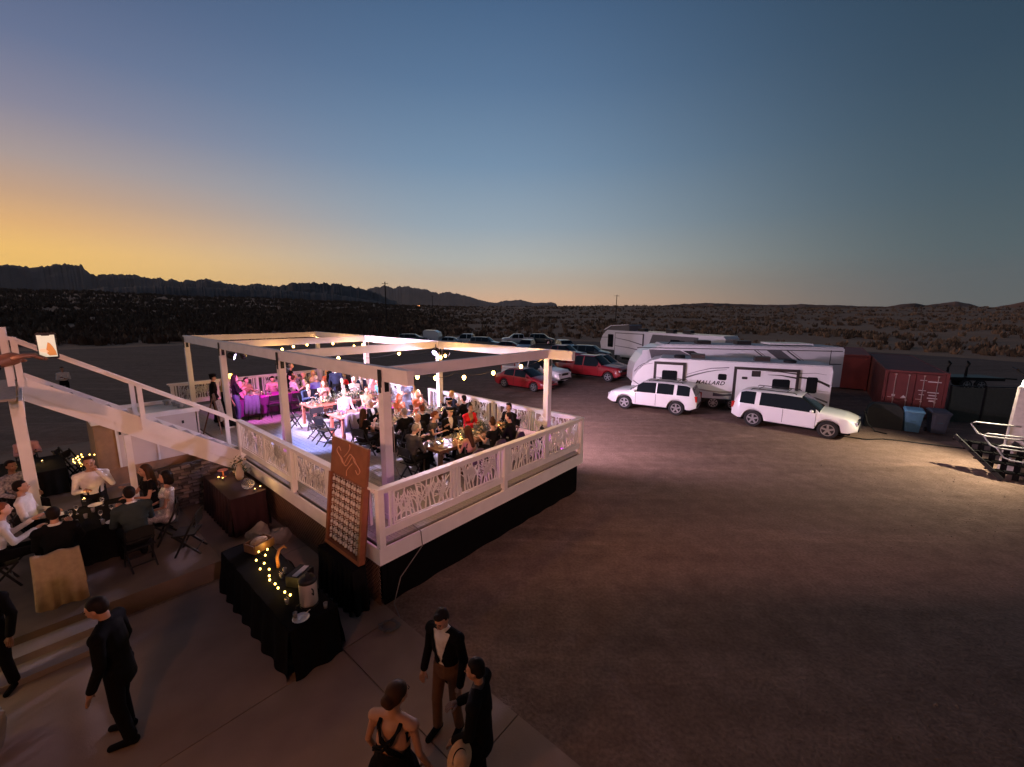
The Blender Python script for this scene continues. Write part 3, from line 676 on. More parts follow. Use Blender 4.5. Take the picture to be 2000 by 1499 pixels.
# ------------------------------------------------------------------ vehicles
def paint(name, col, metal=0, rough=.28): return mat('paint_'+name, col, rough, metal, var=.02, scale=2, coat=.6)
WH = {}
def wheel(parent, x, y, r, w=.22, sp=5, rimm=None, pos='wheel', dark=False):
    e = bpy.data.objects.new('wheel', None) if False else None
    k = (round(r,2), sp)
    if k not in WH:
        t = MB(); n = 24
        prof = [(r*.64,-w/2+.01),(r*.8,-w/2),(r*.94,-w/2+.01),(r,-w/2+.05),(r,w/2-.05),(r*.94,w/2-.01),(r*.8,w/2),(r*.64,w/2-.01)]
        t.rings([[Vector((q*math.cos(a*2*math.pi/n), yy, q*math.sin(a*2*math.pi/n))) for a in range(n)] for q, yy in prof], True)
        rm = MB(); n = 20
        for q0, q1, ya, yb in ((r*.66, r*.56, w/2-.005, w/2-.03),):
            rm.rings([[Vector((q*math.cos(a*2*math.pi/n), yy, q*math.sin(a*2*math.pi/n))) for a in range(n)] for q, yy in ((r*.66,w/2-.02),(r*.66,w/2+.004),(r*.58,w/2+.004),(r*.54,w/2-.05))], False)
        for i in range(sp):
            a = 2*math.pi*i/sp+.3; rm.bar((0, w/2-.012, 0), (r*.6*math.cos(a), w/2-.008, r*.6*math.sin(a)), r*.21 if sp < 7 else r*.13, .02, up=(0,1,0))
        rm.rings([[Vector((r*.16*math.cos(a*math.pi/5), yy, r*.16*math.sin(a*math.pi/5))) for a in range(10)] for yy in (w/2-.03, w/2+.008)])
        dk = MB(); dk.rings([[Vector((r*.6*math.cos(a*math.pi/10), yy, r*.6*math.sin(a*math.pi/10))) for a in range(20)] for yy in (w/2-.09, w/2-.055)])
        WH[k] = (t.mesh('tyre', tyre_mat), rm.mesh('rim', silver), dk.mesh('brake', mat('brake_dark', (.03,.03,.03), .6)))
    t, rm, dk = WH[k]
    o = obj('wheel', t, parent, (x, y, r), (0, 0, 0 if y > 0 else math.pi))
    obj('rim', rm, o); obj('brake_disc', dk, o)
    return o
def vehicle(label, cat, loc, rz, pm, T, belt, L, Wd, wins, ws, rw, wx, wr=.37, bed=None, group=None, cladding=None, details=True, zs=.32, suv=False, name=None, roofrack=False):
    o = thing(name or cat.replace(' ', '_'), label, cat, loc, rz, group)
    xs = sorted(set([round(-L/2+L*i/64, 3) for i in range(65)]+[round(x, 3) for x, z in T]+[x for w in wins for x in w]+list(ws)+list(rw)))
    ra = wr+.07; rings = []; n = len(xs)
    for x in xs:
        e = min(x+L/2, L/2-x); f = 1-.13*max(0, 1-e/.45)**2
        w2 = Wd/2*f; t = gtab(T, x); b_ = min(gtab(belt, x), t-.02)
        zb = zs+.12*max(0, 1-e/.3)
        for c in wx:
            if abs(x-c) < ra: zb = max(zb, wr+math.sqrt(ra*ra-(x-c)**2))
        zm = max(zb+.06, min(.66, b_-.12)); zb2 = zb+.03
        h = t-b_; cw = w2-.035-h*.3
        inb = bed and bed[0] < x < bed[1]
        if inb: ring = [(0, zs), (w2-.03, zb), (w2, zb2), (w2+.005, zm), (w2-.02, t-.04), (w2-.04, t), (w2-.12, t), (w2-.13, t-.42), (0, t-.42)]
        else: ring = [(0, zs), (w2-.03, zb), (w2, zb2), (w2+.005, zm), (w2-.03, b_), (cw, max(t-.05, b_+h*.4)), (cw-.07, t-.006), (cw*.5, t+.012), (0, t+.018)]
        rings.append([(x, y, z) for y, z in ring])
    groups = {}
    def put(tg, quad): groups.setdefault(tg, MB()).add(quad, [(0,1,2,3)])
    for i in range(n-1):
        xm = (xs[i]+xs[i+1])/2; h = gtab(T, xm)-gtab(belt, xm)
        for j in range(8):
            tg = 'body'
            if not (bed and bed[0] < xm < bed[1]):
                if j == 4 and h > .12:
                    for k, (a, c) in enumerate(wins):
                        if a < xm < c: tg = 'side_window%d' % k
                if j in (5, 6, 7) and ws[0] < xm < ws[1]: tg = 'windshield'
                if j in (5, 6, 7) and rw[0] < xm < rw[1]: tg = 'rear_window'
            elif j == 7 : tg = 'bed_liner'
            if cladding and j in (1,) : tg = 'sill_trim'
            for s in (1, -1):
                q = [rings[i][j], rings[i+1][j], rings[i+1][j+1], rings[i][j+1]]
                q = [Vector((x, y*s, z)) for x, y, z in q]
                if s < 0: q.reverse()
                k2 = tg+('L' if s > 0 else 'R') if tg.startswith('side') else tg
                put(k2, q)
    for i in (0, -1):
        rr = rings[i]; poly = [Vector((x, y, z)) for x, y, z in rr]+[Vector((x, -y, z)) for x, y, z in reversed(rr[1:-1])]
        groups['body'].add(poly, [tuple(range(len(poly)))])
    for k, mb in groups.items():
        # weld for smooth shading
        me = mb.mesh('x', [pm if k == 'body' else black_plastic if k in ('bed_liner', 'sill_trim') else glass_dark], True)
        bm = bmesh.new(); bm.from_mesh(me); bmesh.ops.remove_doubles(bm, verts=bm.verts, dist=.0008); bmesh.ops.recalc_face_normals(bm, faces=bm.faces)
        for ed_ in bm.edges:
            if len(ed_.link_faces) == 2 and ed_.calc_face_angle(0) > R(34): ed_.smooth = False
        bm.to_mesh(me); bm.free()
        nm = 'side_window' if k.startswith('side_w') else k
        obj(nm, me, o)
    MB().box((0, 0, zs+.13), (L-.5, Wd-.56, .5)).build('underbody', black_cloth, o)
    for x in wx:
        for s in (1, -1): wheel(o, x, s*(Wd/2-.125), wr)
    if not details: return o
    F = L/2; tf = gtab(T, F-.12)
    for s in (1, -1):
        MB().box((F-.1, s*(Wd/2-.3), tf-.13), (.14, .34, .15)).build('headlight', clear_lens, o)
        MB().box((-F+.06, s*(Wd/2-.17), gtab(belt, -F+.3)-.14), (.16, .13, .3)).build('taillight', red_lens, o)
        mx = ws[0]+.0 if ws[0] > 0 else ws[1]; mx = ws[1]-.28
        MB().ell((mx, s*(Wd/2+.08), gtab(belt, mx)+.07), (.08, .1, .075), 10, 6).build('mirror', pm, o, smooth=True)
        for k, (a, c) in enumerate(wins):
            MB().box((a+.14, s*(Wd/2-.022), gtab(belt, a)-.09), (.16, .03, .03)).build('door_handle', silver if pm.name == 'paint_silver' else pm, o)
            if k < 2:
                w = c+.03; z0_ = zs+.08 if all(abs(w-q) > ra for q in wx) else wr+ra*.72
                MB().box((w, s*(Wd/2+.003), (z0_+gtab(belt, w)-.02)/2), (.014, .01, gtab(belt, w)-.02-z0_)).build('door_seam', black_plastic, o)
    MB().box((F-.035, 0, tf-.16), (.06, Wd*.42, .16)).build('grille', black_plastic, o)
    MB().box((F-.01, 0, zs+.14), (.1, Wd*.7, .1)).build('bumper_trim', black_plastic, o)
    MB().box((-F+.03, 0, zs+.2), (.12, Wd*.8, .1)).build('bumper_trim', black_plastic if not bed else silver, o)
    MB().box((-F-.01, 0, zs+.42), (.02, .3, .14)).build('number_plate', mat('plate', (.6,.6,.62), .4), o)
    if roofrack:
        zt = max(z for x, z in T); xr = [x for x, z in T if z > zt-.08]
        for s in (1, -1): MB().tube([(min(xr)+.2, s*Wd*.33, zt), (min(xr)+.25, s*Wd*.33, zt+.06), (max(xr)-.3, s*Wd*.33, zt+.06), (max(xr)-.2, s*Wd*.33, zt)], .02, 6).build('roof_rail', black_plastic, o)
        for x in (min(xr)+.5, max(xr)-.6): MB().bar((x, -Wd*.33, zt+.06), (x, Wd*.33, zt+.06), .03, .02).build('crossbar', black_plastic, o)
    return o
def sedan_spec(L=4.6, H=1.45): # profile rear to front
    T = [(-L/2,.72),(-L/2+.05,.95),(-L/2+.5,1.02),(-L/2+1.15,H-.08),(-.55,H),(.25,H-.02),(1.15,.98),(L/2-.4,.82),(L/2-.08,.7),(L/2,.52)]
    belt = [(-L/2,.7),(-L/2+.6,.96),(0,.93),(1.2,.9),(L/2-.3,.74),(L/2,.5)]
    return dict(T=T, belt=belt, L=L, Wd=1.78, wins=[(-1.3,-.42),(-.36,.62)], ws=(.27,1.13), rw=(-L/2+.55,-L/2+1.13), wx=(-L/2+.95, L/2-.9), wr=.33, zs=.24)
def suv_spec(L=4.8, H=1.8, W_=1.88, square=True):
    T = [(-L/2,.75),(-L/2+.03,1.05),(-L/2+.28,H-.12),(-L/2+.55,H-.03),(-.6,H),(.35,H-.03),(1.12,1.14),(L/2-.5,1.03),(L/2-.1,.9),(L/2,.62)]
    belt = [(-L/2,.74),(-L/2+.1,1.1),(0,1.08),(1.1,1.06),(L/2-.4,.95),(L/2,.6)]
    return dict(T=T, belt=belt, L=L, Wd=W_, wins=[(-.3,.72),(-1.22,-.36),(-2.02,-1.38)], ws=(.37,1.1), rw=(-L/2+.05,-L/2+.26), wx=(-L/2+.98, L/2-1.0), wr=.39, zs=.36)
def truck_spec(L=5.7, H=1.85):
    F = L/2
    T = [(-F,.95),(-F+.02,1.18),(-F+1.62,1.2),(-F+1.66,1.22),(-F+1.8,H-.1),(-F+2.1,H),(.6,H),(1.42,1.26),(F-.3,1.16),(F-.06,1.02),(F,.66)]
    belt = [(-F,.93),(-F+.1,1.16),(1.4,1.15),(F-.3,1.05),(F,.64)]
    return dict(T=T, belt=belt, L=L, Wd=1.95, wins=[(-F+1.86,-F+2.62),(-F+2.7,1.05)], ws=(.62,1.4), rw=(-F+1.67,-F+1.8), wx=(-F+1.15, F-1.0), wr=.41, zs=.42, bed=(-F+.08,-F+1.62))
white_p = paint('white', (.8,.79,.78)); red_p = paint('red', (.28,.012,.018)); dred_p = paint('dark_red', (.16,.012,.014)); silver_p = paint('silver', (.42,.43,.44), .5, .3)
dark_p = paint('charcoal', (.03,.032,.036)); green_p = paint('grey_green', (.1,.12,.12), .3)
def place2(a, b_):  # rear wheel ground point a, front wheel ground point b_ on the camera side -> angle
    a, b_ = Vector((*a, 0)), Vector((*b_, 0)); return math.atan2(b_.y-a.y, b_.x-a.x)
def bywheels(rear, front, spec, side, **k):
    ang = place2(rear, front); rx, fx = spec['wx']; xm = (rx+fx)/2; m = (Vector((*rear, 0))+Vector((*front, 0)))/2
    R_ = Matrix.Rotation(ang, 3, 'Z'); off = R_@Vector((xm, side*(spec['Wd']/2-.1), 0)); return m-off, ang
def addcar(label, cat, rear, front, spec, side, pm, **k):
    loc, ang = bywheels(rear, front, spec, side); return vehicle(label, cat, (loc.x, loc.y, 0), ang, pm, **spec, **k)
s = suv_spec(4.75, 1.69); s['T'][-3] = (4.75/2-.55, 1.06)
addcar('white sport utility vehicle facing left in front of the nearest trailer', 'suv', (8.756,21.6), (6.378,23.09), s, 1, white_p, roofrack=True, group=None)
s = suv_spec(4.9, 1.74, 1.98); s['wins'] = [(-.3,.95),(-1.25,-.3),(-2.1,-1.45)]
addcar('white sport utility vehicle facing right toward the red container', 'suv', (11.706,19.53), (13.78,17.62), s, -1, white_p, roofrack=True)
addcar('small red sedan parked nearest the deck, facing right', 'car', (-.55,29.61), (1.51,27.92), sedan_spec(4.5, 1.45), -1, red_p)
addcar('white pickup truck behind the small red sedan, nose to the right', 'pickup truck', (-.3,32.6), (2.91,30.0), truck_spec(5.5,1.85), -1, white_p)
addcar('bright red crew cab pickup truck with dark windows, nose toward the trailers', 'pickup truck', (4.6,34.6), (7.53,32.24), truck_spec(5.9,1.95), -1, red_p)
def parked(label, cat, px, y, ang, spec, pm, z=0, **k):
    x = (px-1000)/811.5*y*1.0; x = x/ (1.0)*(math.cos(PITCH)*1+ (CAMZ-.5)/y*math.sin(PITCH)); return vehicle(label, cat, (x, y, z), R(ang), pm, **spec, **k)
parked('dark grey hatchback squeezed between the red pickup and the trailers', 'car', 1178, 38, -42, sedan_spec(4.4,1.6), dark_p)
parked('older red pickup truck behind the bright red one, nose to the right', 'pickup truck', 1098, 46, -38, truck_spec(5.6,1.85), red_p)
parked('pale compact suv parked far back behind the red pickups', 'suv', 1103, 58, -80, suv_spec(4.5,1.65), silver_p, details=False)
parked('dark crossover beside the far trailer nose', 'suv', 1153, 48, -30, suv_spec(4.6,1.7), dark_p)
parked('silver suv parked nose on to the deck in the far row', 'suv', 1027, 57, -105, suv_spec(4.6,1.72), silver_p)
parked('white flatbed pickup in the very back row behind the silver suv', 'pickup truck', 1010, 70, -170, truck_spec(5.4,1.85), white_p, details=False)
parked('dark red sedan seen low over the pergola beam in the far row', 'car', 984, 58, 170, sedan_spec(4.6,1.42), dred_p, details=False)
parked('black suv parked side on in the far row', 'suv', 948, 62, -20, suv_spec(4.8,1.75), dark_p)
parked('white extended cab pickup in the far row, tailgate to the right', 'pickup truck', 912, 68, 170, truck_spec(5.6,1.9), white_p)
parked('grey sedan between the white van and the white pickup', 'car', 872, 66, 175, sedan_spec(4.6,1.5), silver_p, details=False)
parked('dark estate car at the left end of the far row, above the pergola', 'car', 806, 72, 0, suv_spec(4.8,1.6), dark_p, details=False)
parked('olive green jeep like suv in the back row among the shrubs', 'suv', 1058, 72, -10, suv_spec(4.4,1.8), green_p, details=False)
# small teardrop camper / covered white trailer at the back
tw = thing('cargo_trailer', 'small white covered trailer standing behind the far row of cars', 'trailer', ((845-1000)/811.5*74, 74, 0), R(-10))
MB().prism([(-1.4,.5),(1.3,.5),(1.5,1.1),(1.3,1.8),(.6,2.15),(-1.2,2.2),(-1.45,1.9)], -.9, .9, M=Matrix(((1,0,0),(0,0,1),(0,1,0)))).build('box', white_p, tw)
for s_ in (1, -1): wheel(tw, -.1, s_*.85, .33)

# ------------------------------------------------------------------ camping trailers
blk_trim = mat('rv_black_trim', (.02,.018,.018), .4); rvwhite = paint('rv_white', (.82,.82,.82), 0, .35); rvroof = mat('rv_roof', (.6,.6,.6), .6); graym = mat('rv_grey', (.12,.12,.125), .4); purm = mat('rv_stripe', (.1,.08,.12), .4); tan_s = mat('rv_tan_stripe', (.4,.36,.33), .4)
XZ = Matrix(((1,0,0),(0,0,1),(0,1,0)))
def rv(label, p_front, p_rear, w, prof, cat='camping trailer', name='camping_trailer'):
    # local +x = toward the rear, camera side is y = 0, body extends to +y ; p_* lie on the camera side plane
    a, b_ = Vector((*p_front, 0)), Vector((*p_rear, 0)); ang = math.atan2(b_.y-a.y, b_.x-a.x); L_ = (b_-a).length
    o = thing(name, label, cat, a, ang); P = [(x*L_, z) for x, z in prof]
    MB().prism(P, 0, w, M=XZ).build('body', rvwhite, o); return o, L_
def plate(o, x0, x1, z0, z1, m, name, t=.02, y=0, corner=0.06):
    c = corner; P = [(x0+c,z0),(x1-c,z0),(x1,z0+c),(x1,z1-c),(x1-c,z1),(x0+c,z1),(x0,z1-c),(x0,z0+c)]
    return MB().prism(P, y-t, y, M=XZ).build(name, m, o)
def stripe(o, pts, m, name='stripe', y=0, t=.006):
    return MB().prism(pts, y-t, y, M=XZ).build(name, m, o)
def slide(o, x0, x1, z0, z1, depth=.12, fr=.12, m=rvwhite, frame=blk_trim):
    for c, s_ in ((((x0+x1)/2, -depth/2, z1-fr/2), (x1-x0, depth, fr)), ((x0+fr/2, -depth/2, (z0+z1-fr)/2), (fr, depth, z1-fr-z0)), ((x1-fr/2, -depth/2, (z0+z1-fr)/2), (fr, depth, z1-fr-z0))):
        MB().box(c, s_).build('slide_frame', frame, o)
    MB().box(((x0+x1)/2, -depth/2+.005, (z0+z1-fr)/2), (x1-x0-2*fr, depth+.05, z1-fr-z0)).build('slide_out', m, o)
# nearest trailer (9.9 m)
H_ = 2.72
m1, L1 = rv('white travel trailer with MALLARD lettering, two black framed slide outs and swooping stripes', (7.25,24.9), (16.4,21.1), 2.4,
    [(0,.62),(0,1.15),(.01,1.5),(.035,1.95),(.07,2.35),(.11,2.62),(.15,H_),(1,H_-.02),(1,.62)])
MB().prism([(.15*L1,H_-.0),(L1,H_-.02),(L1,H_+.05),(.16*L1,H_+.05)], .05, 2.35, M=XZ).build('roof', rvroof, m1)
slide(m1, 1.25, 2.98, .75, 2.58, fr=.15); plate(m1, 1.72, 2.55, 1.5, 2.1, glass_dark, 'window', y=-.145)
slide(m1, 5.45, 8.5, .62, 2.5, fr=.14); plate(m1, 7.3, 8.1, 1.38, 1.96, glass_dark, 'window', y=-.145)
plate(m1, 6.3, 6.72, 2.02, 2.34, blk_trim, 'vent', y=-.145, corner=.02); plate(m1, 5.85, 6.12, 1.85, 1.98, blk_trim, 'vent', y=-.145, corner=.02)
plate(m1, 4.68, 5.12, 1.7, 2.05, glass_dark, 'window'); plate(m1, 8.86, 9.34, 1.3, 2.14, glass_dark, 'window')
def arc(p, w0, w1, m, o=m1, y=0):
    # tapering stripe along a polyline
    up = []; dn = []
    for i, (x, z) in enumerate(p):
        f = i/(len(p)-1); w = (w0+(w1-w0)*f)/2; up.append((x, z+w)); dn.append((x, z-w))
    stripe(o, dn+up[::-1], m, y=y)
arc([(3.0,1.72),(3.5,1.92),(4.1,2.12),(4.6,2.24),(5.1,2.3)], .1, .015, graym); arc([(3.05,1.9),(3.7,2.15),(4.3,2.33),(5.2,2.42)], .02, .05, purm)
arc([(.1,1.35),(.4,1.15),(.9,1.05),(1.24,1.02)], .07, .03, graym); arc([(.12,1.9),(.35,2.2),(.6,2.38),(.95,2.5)], .06, .02, graym); arc([(.2,1.95),(.5,2.25),(.8,2.38),(1.15,2.46)], .03, .02, purm)
arc([(3.0,1.2),(4,1.06),(4.8,1.0),(5.44,1.06)], .05, .12, tan_s)
arc([(4.5,.86),(5.0,.84),(5.44,.9)], .2, .06, purm)
arc([(6.95,2.32),(7.5,2.36),(8.38,2.28)], .01, .07, blk_trim, y=-.146); arc([(7.05,2.16),(7.7,2.16),(8.38,2.06)], .01, .09, blk_trim, y=-.146)
arc([(8.5,2.1),(9.0,2.06),(9.5,1.9),(9.88,1.72)], .08, .14, blk_trim); arc([(8.5,1.2),(9.0,1.16),(9.5,1.0),(9.88,.86)], .05, .1, graym); arc([(8.5,2.3),(9.2,2.36),(9.7,2.3)], .03, .01, graym)
plate(m1, .15, .55, .75, 1.1, white_paint, 'hatch', t=.012); plate(m1, .18, .52, .78, 1.07, rvwhite, 'hatch', t=.018)
MB().box((9.91, -.02, 1.6), (.05, .1, 1.9)).build('ladder_rail', rvwhite, m1)
MB().box((5.0, 1.2, .5), (8.5, 1.9, .3)).build('chassis', black_metal, m1)
for x in (4.55, 5.55):
    for y_ in (.12, 2.28): wheel(m1, x, y_, .36, sp=8).rotation_euler = (0, 0, math.pi if y_ < 1 else 0)
MB().bar((-.1, 1.2, .5), (-1.2, 1.2, .5), .1, .1).build('tow_hitch', black_metal, m1)
for x in (3.6, 6.9): MB().box((x, 1.2, H_+.17), (.75, .6, .25)).build('roof_air_conditioner', blk_trim, m1)
MB().lathe([(.3,0),(.32,.12),(.25,.18),(.05,.2)], (2.6, .8, H_+.05), 14).build('roof_vent', black_plastic, m1); MB().lathe([(.3,0),(.32,.1),(.2,.16)], (8.2, .9, H_+.05), 14).build('roof_vent', black_plastic, m1)
cu = bpy.data.curves.new('lettering', 'FONT'); cu.body = 'MALLARD'; cu.size = .33; cu.extrude = .006; cu.offset = .006; cu.shear = .35; cu.space_character = 1.12
dg = bpy.data.objects.new('tmp', cu); C.objects.link(dg); me = bpy.data.meshes.new_from_object(dg.evaluated_get(bpy.context.evaluated_depsgraph_get())); bpy.data.objects.remove(dg)
me.materials.clear(); me.materials.append(black_plastic)
lt = obj('lettering', me, m1, (3.55, -.014, 1.42), (math.pi/2, 0, 0)); lt.scale = (.93, .9, 1)
# middle trailer: seen above the first one
Hm = 3.2
m2, L2 = rv('longer white trailer behind the MALLARD one, with diagonal black stripes and a rear ladder', (8.3,28.35), (21.4,26.75), 2.5,
    [(0,.7),(0,1.5),(.01,2.0),(.04,2.6),(.075,2.95),(.12,Hm),(.16,Hm+.02),(1,Hm),(1,.7)])
MB().prism([(.14*L2,Hm),(L2-.05,Hm),(L2-.05,Hm+.1),(.15*L2,Hm+.12)], .05, 2.45, M=XZ).build('roof', rvroof, m2)
arc([(.2,Hm-.14),(4,Hm-.14),(13.1,Hm-.16)], .05, .05, blk_trim, m2)
stripe(m2, [(1.2,2.3),(1.0,2.95),(3.0,2.92),(4.3,2.35),(3.9,2.0),(3.6,2.5),(2.6,2.55)], graym); stripe(m2, [(3.2,2.9),(3.9,2.9),(5.6,1.9),(5.0,1.9)], blk_trim)
for x0, ww, mm in ((7.7,.09,blk_trim),(7.9,.05,graym),(8.5,.9,graym),(9.7,.12,blk_trim),(9.95,.06,tan_s)):
    stripe(m2, [(x0,Hm-.18),(x0+ww,Hm-.18),(x0+ww+1.5,1.9),(x0+1.5,1.9)], mm)
plate(m2, .55, 1.0, 2.1, 2.9, rvwhite, 'window', t=.03)
for x, s_ in ((4.8,(.9,.7,.26)),(7.4,(.9,.7,.3)),(10.2,(2.6,1.6,.1))): MB().box((x, 1.2, Hm+.22), s_).build('roof_air_conditioner', blk_trim if x < 9 else rvwhite, m2)
MB().tube([(2.3,.5,Hm+.1),(2.5,.45,Hm+.28),(3.4,.5,Hm+.3)], .03, 6).build('antenna', black_metal, m2)
for y_ in (.35, .75): MB().tube([(L2+.15, y_, .8),(L2+.15, y_, Hm+.1),(L2-.3, y_, Hm+.2)], .02, 6).build('ladder_rail', black_metal, m2)
for k in range(8): MB().bar((L2+.15, .35, 1.0+k*.28), (L2+.15, .75, 1.0+k*.28), .03, .03).build('ladder_rung', black_metal, m2)
plate(m2, L2-.75, L2-.1, .9, 2.9, rvwhite, 'rear_panel', t=.02); MB().box((L2-.8, -.015, 2.0), (.03, .02, 2.2)).build('trim', blk_trim, m2)
MB().box((L2-.45, -.015, 2.2), (.7, .02, .05)).build('trim', blk_trim, m2)
MB().box((L2/2, 1.25, .55), (L2-1, 2.1, .35)).build('chassis', black_metal, m2)
for x in (7.0, 8.0):
    for y_ in (.12, 2.38): wheel(m2, x, y_, .38, sp=8)
# far fifth wheel
Hf = 3.55
m3, L3 = rv('tall white fifth wheel trailer farthest away, with a dark rounded nose cap', (10.0,46.9), (18.2,36.0), 2.5,
    [(0,1.45),(-.01,2.2),(.01,2.9),(.04,Hf-.2),(.06,Hf),(1,Hf-.1),(1.015,Hf-.35),(1,.75),(.2,.75),(.19,1.4)])
MB().prism([(.3,Hf),(1.2,Hf+.5),(3.4,Hf+.62),(3.6,Hf+.55),(3.6,Hf-.05)], .2, 2.3, M=XZ).build('roof_cap', graym, m3)
MB().prism([(.2,Hf+.0),(1.1,Hf+.5),(3.5,Hf+.66),(3.4,Hf+.6),(1.2,Hf+.42),(.4,Hf)], .1, .2, M=XZ).build('roof_edge', rvwhite, m3)
slide(m3, 2.0, 5.6, .9, 3.3, fr=.06); plate(m3, .95, 1.7, 1.7, 3.1, glass_dark, 'window')
arc([(2.1,2.75),(3.8,2.55),(5.5,2.2)], .04, .1, graym, m3, y=-.146); arc([(2.1,1.9),(3.8,1.8),(5.5,1.6)], .04, .08, purm, m3, y=-.146); arc([(0,2.7),(.9,2.75)], .05, .05, graym, m3)
stripe(m3, [(6.6,Hf-.25),(11.4,Hf-.32),(11.4,2.3),(7.6,2.2),(6.1,1.9)], graym); stripe(m3, [(5.9,2.2),(6.7,1.6),(7.6,1.2),(7.0,1.1),(5.9,1.7)], purm)
plate(m3, 8.6, 9.6, 2.1, 2.9, glass_dark, 'window', t=.03)
for x in (4.6, 7.9, 9.7): MB().box((x, 1.2, Hf+.1), (.8, .7, .3)).build('roof_air_conditioner', blk_trim, m3)
MB().box((L3/2+1, 1.25, .6), (L3-3.5, 2.0, .3)).build('chassis', black_metal, m3)
for x in (7.2, 8.3):
    for y_ in (.12, 2.38): wheel(m3, x, y_, .4, sp=8)
for x, z in ((1.2,1.4),): MB().box((x, 1.2, .75), (.12, .12, 1.4)).build('landing_leg', black_metal, m3)

# ------------------------------------------------------------------ shipping containers
crm = mat('container_red', (.17,.028,.025), .65, col2=(.1,.018,.017), scale=1.2, bump=.15, bscale=8)
crl = mat('container_worn_red', (.34,.06,.05), .65, col2=(.22,.04,.035), scale=1.2, bump=.15, bscale=8)
rodm = mat('galvanised', (.55,.42,.38), .4, .5); markm = mat('container_print', (.65,.6,.58), .6)
def container(label, p, ax, Lc, m, H_=2.5, W_=2.44):
    ang = math.atan2(ax[1], ax[0])  # local x = long axis, doors at x=0, y to the left
    o = thing('shipping_container', label, 'container', p, ang)
    # corrugated sides
    for side, y in (('side', 0), ('side', -W_)):
        pts = []; x = .1; k = 0
        while x < Lc-.1:
            pts += [(x, .0), (x+.07, .0), (x+.11, .035), (x+.18, .035), ]; x += .22
        P = [(.1, -.03 if True else 0)]+[(a, c) for a, c in pts]+[(pts[-1][0]+.02, -.03)]
        b = MB(); s = 1 if y == 0 else -1
        poly = [(a, y-s*.035+(c)*s) for a, c in pts]; n_ = len(poly)
        vs = [(a, c, .12) for a, c in poly]+[(a, c, H_-.12) for a, c in poly]
        b.add(vs, [(i, i+1, n_+i+1, n_+i) for i in range(n_-1)]); b.build('side_wall', m, o)
    MB().box((Lc/2, -W_/2, H_-.05), (Lc-.1, W_-.12, .05)).build('roof', m, o); MB().box((Lc/2, -W_/2, .14), (Lc-.1, W_-.1, .1)).build('floor', black_metal, o); MB().box((Lc-.04, -W_/2, H_/2), (.05, W_-.2, H_-.2)).build('end_wall', m, o)
    for y in (-.06, -W_+.06):
        MB().box((Lc/2, y, H_-.06), (Lc-.24, .1, .12)).build('top_rail', m, o); MB().box((Lc/2, y, .07), (Lc-.24, .1, .14)).build('bottom_rail', m, o)
        for x in (.06, Lc-.06): MB().box((x, y, H_/2), (.13, .13, H_)).build('corner_post', m, o)
    for x in (.06, Lc-.06): MB().box((x, -W_/2, H_-.065), (.11, W_-.26, .12)).build('header', m, o)
    if 'hidden' in label: MB().box((.04, -W_/2, H_/2-.03), (.05, W_-.2, H_-.24)).build('end_panel', m, o); return o
    for y0 in (-.14, -W_/2-.01):
        MB().box((.04, y0-(W_/2-.13)/2, H_/2-.03), (.05, W_/2-.16, H_-.24)).build('door', m, o)
        for f in (.28, .75):
            y = y0-(W_/2-.13)*f; MB().tube([(-.02, y, .25), (-.02, y, H_-.2)], .018, 6).build('lock_rod', rodm, o)
            for z in (.3, H_/2-.3, H_-.22): MB().box((-.02, y, z), (.05, .07, .06)).build('rod_bracket', rodm, o)
            MB().box((-.03, y+.1, 1.05), (.03, .25, .03)).build('handle', rodm, o)
    if 'worn' not in label:
        yy = -W_/2-.42
        for z, w_ in ((2.0,.5),(1.85,.0),(1.45,.42),(1.3,.3),(1.15,.38),(1.0,.25)):
            if w_: MB().box((.012, yy-.3, z), (.006, w_, .045)).build('printed_mark', markm, o)
        MB().box((.012, -.45, 1.15), (.006, .14, .11)).build('printed_mark', markm, o); MB().prism([(-.11,0),(.11,0),(0,.15)], 0, .006, M=Matrix(((0,0,-1),(1,0,0),(0,1,0)))).build('printed_mark', markm, o, loc=(.012, -.85, 1.05))
        for z, w_ in ((2.05,.26),(1.52,.3),(1.3,.2)): MB().box((.012, -W_/2-.3, z), (.006, w_, .03)).build('printed_mark', markm, o)
    return o
container('dark red shipping container with pale lock rods on its doors, behind the blue bin', (20.05,22.12,0), (.6,.8), 12.2, crm, 2.5, 2.44)
container('second red shipping container, mostly hidden behind the trailers', (23.4,30.75,0), (.6,.8), 9, crl, 2.55, 2.44)

# ------------------------------------------------------------------ bins and right hand side
def bin_(label, p, rz, m, lid, H_=1.08):
    o = thing('wheelie_bin', label, 'bin', p, rz)
    rg = [[Vector((a*w, c*d, z)) for a, c in ((-1,-1),(-.6,-1.06),(.6,-1.06),(1,-1),(1,1),(-1,1))] for w, d, z in ((.24,.26,.06),(.26,.3,.4),(.31,.36,.92),(.33,.38,.95),(.33,.38,1.0))]
    MB().rings(rg).build('body', m, o)
    MB().rings([[Vector((a*w, c*d-.0, z+ (.05 if c > 0 else 0))) for a, c in ((-1,-1.08),(1,-1.08),(1,1.05),(-1,1.05))] for w, d, z in ((.35,.38,1.005),(.35,.38,1.03),(.28,.3,1.09))]).build('lid', lid, o)
    MB().tube([(-.3,.42,1.0),(.3,.42,1.0)], .018, 6).build('handle', m, o)
    for x in (-.27, .27): MB().tube([(x-.03,.3,.11),(x+.03,.3,.11)], .11, 12).build('wheel', black_plastic, o)
    MB().box((0,-.325,.62), (.2,.03,.14)).build('emblem', mat('bin_print', (.03,.12,.15), .6), o)
    return o
bblue = mat('bin_blue', (.06,.17,.26), .5); bbl2 = mat('bin_lid_blue', (.14,.36,.5), .5); bdk = mat('bin_slate', (.045,.055,.075), .5)
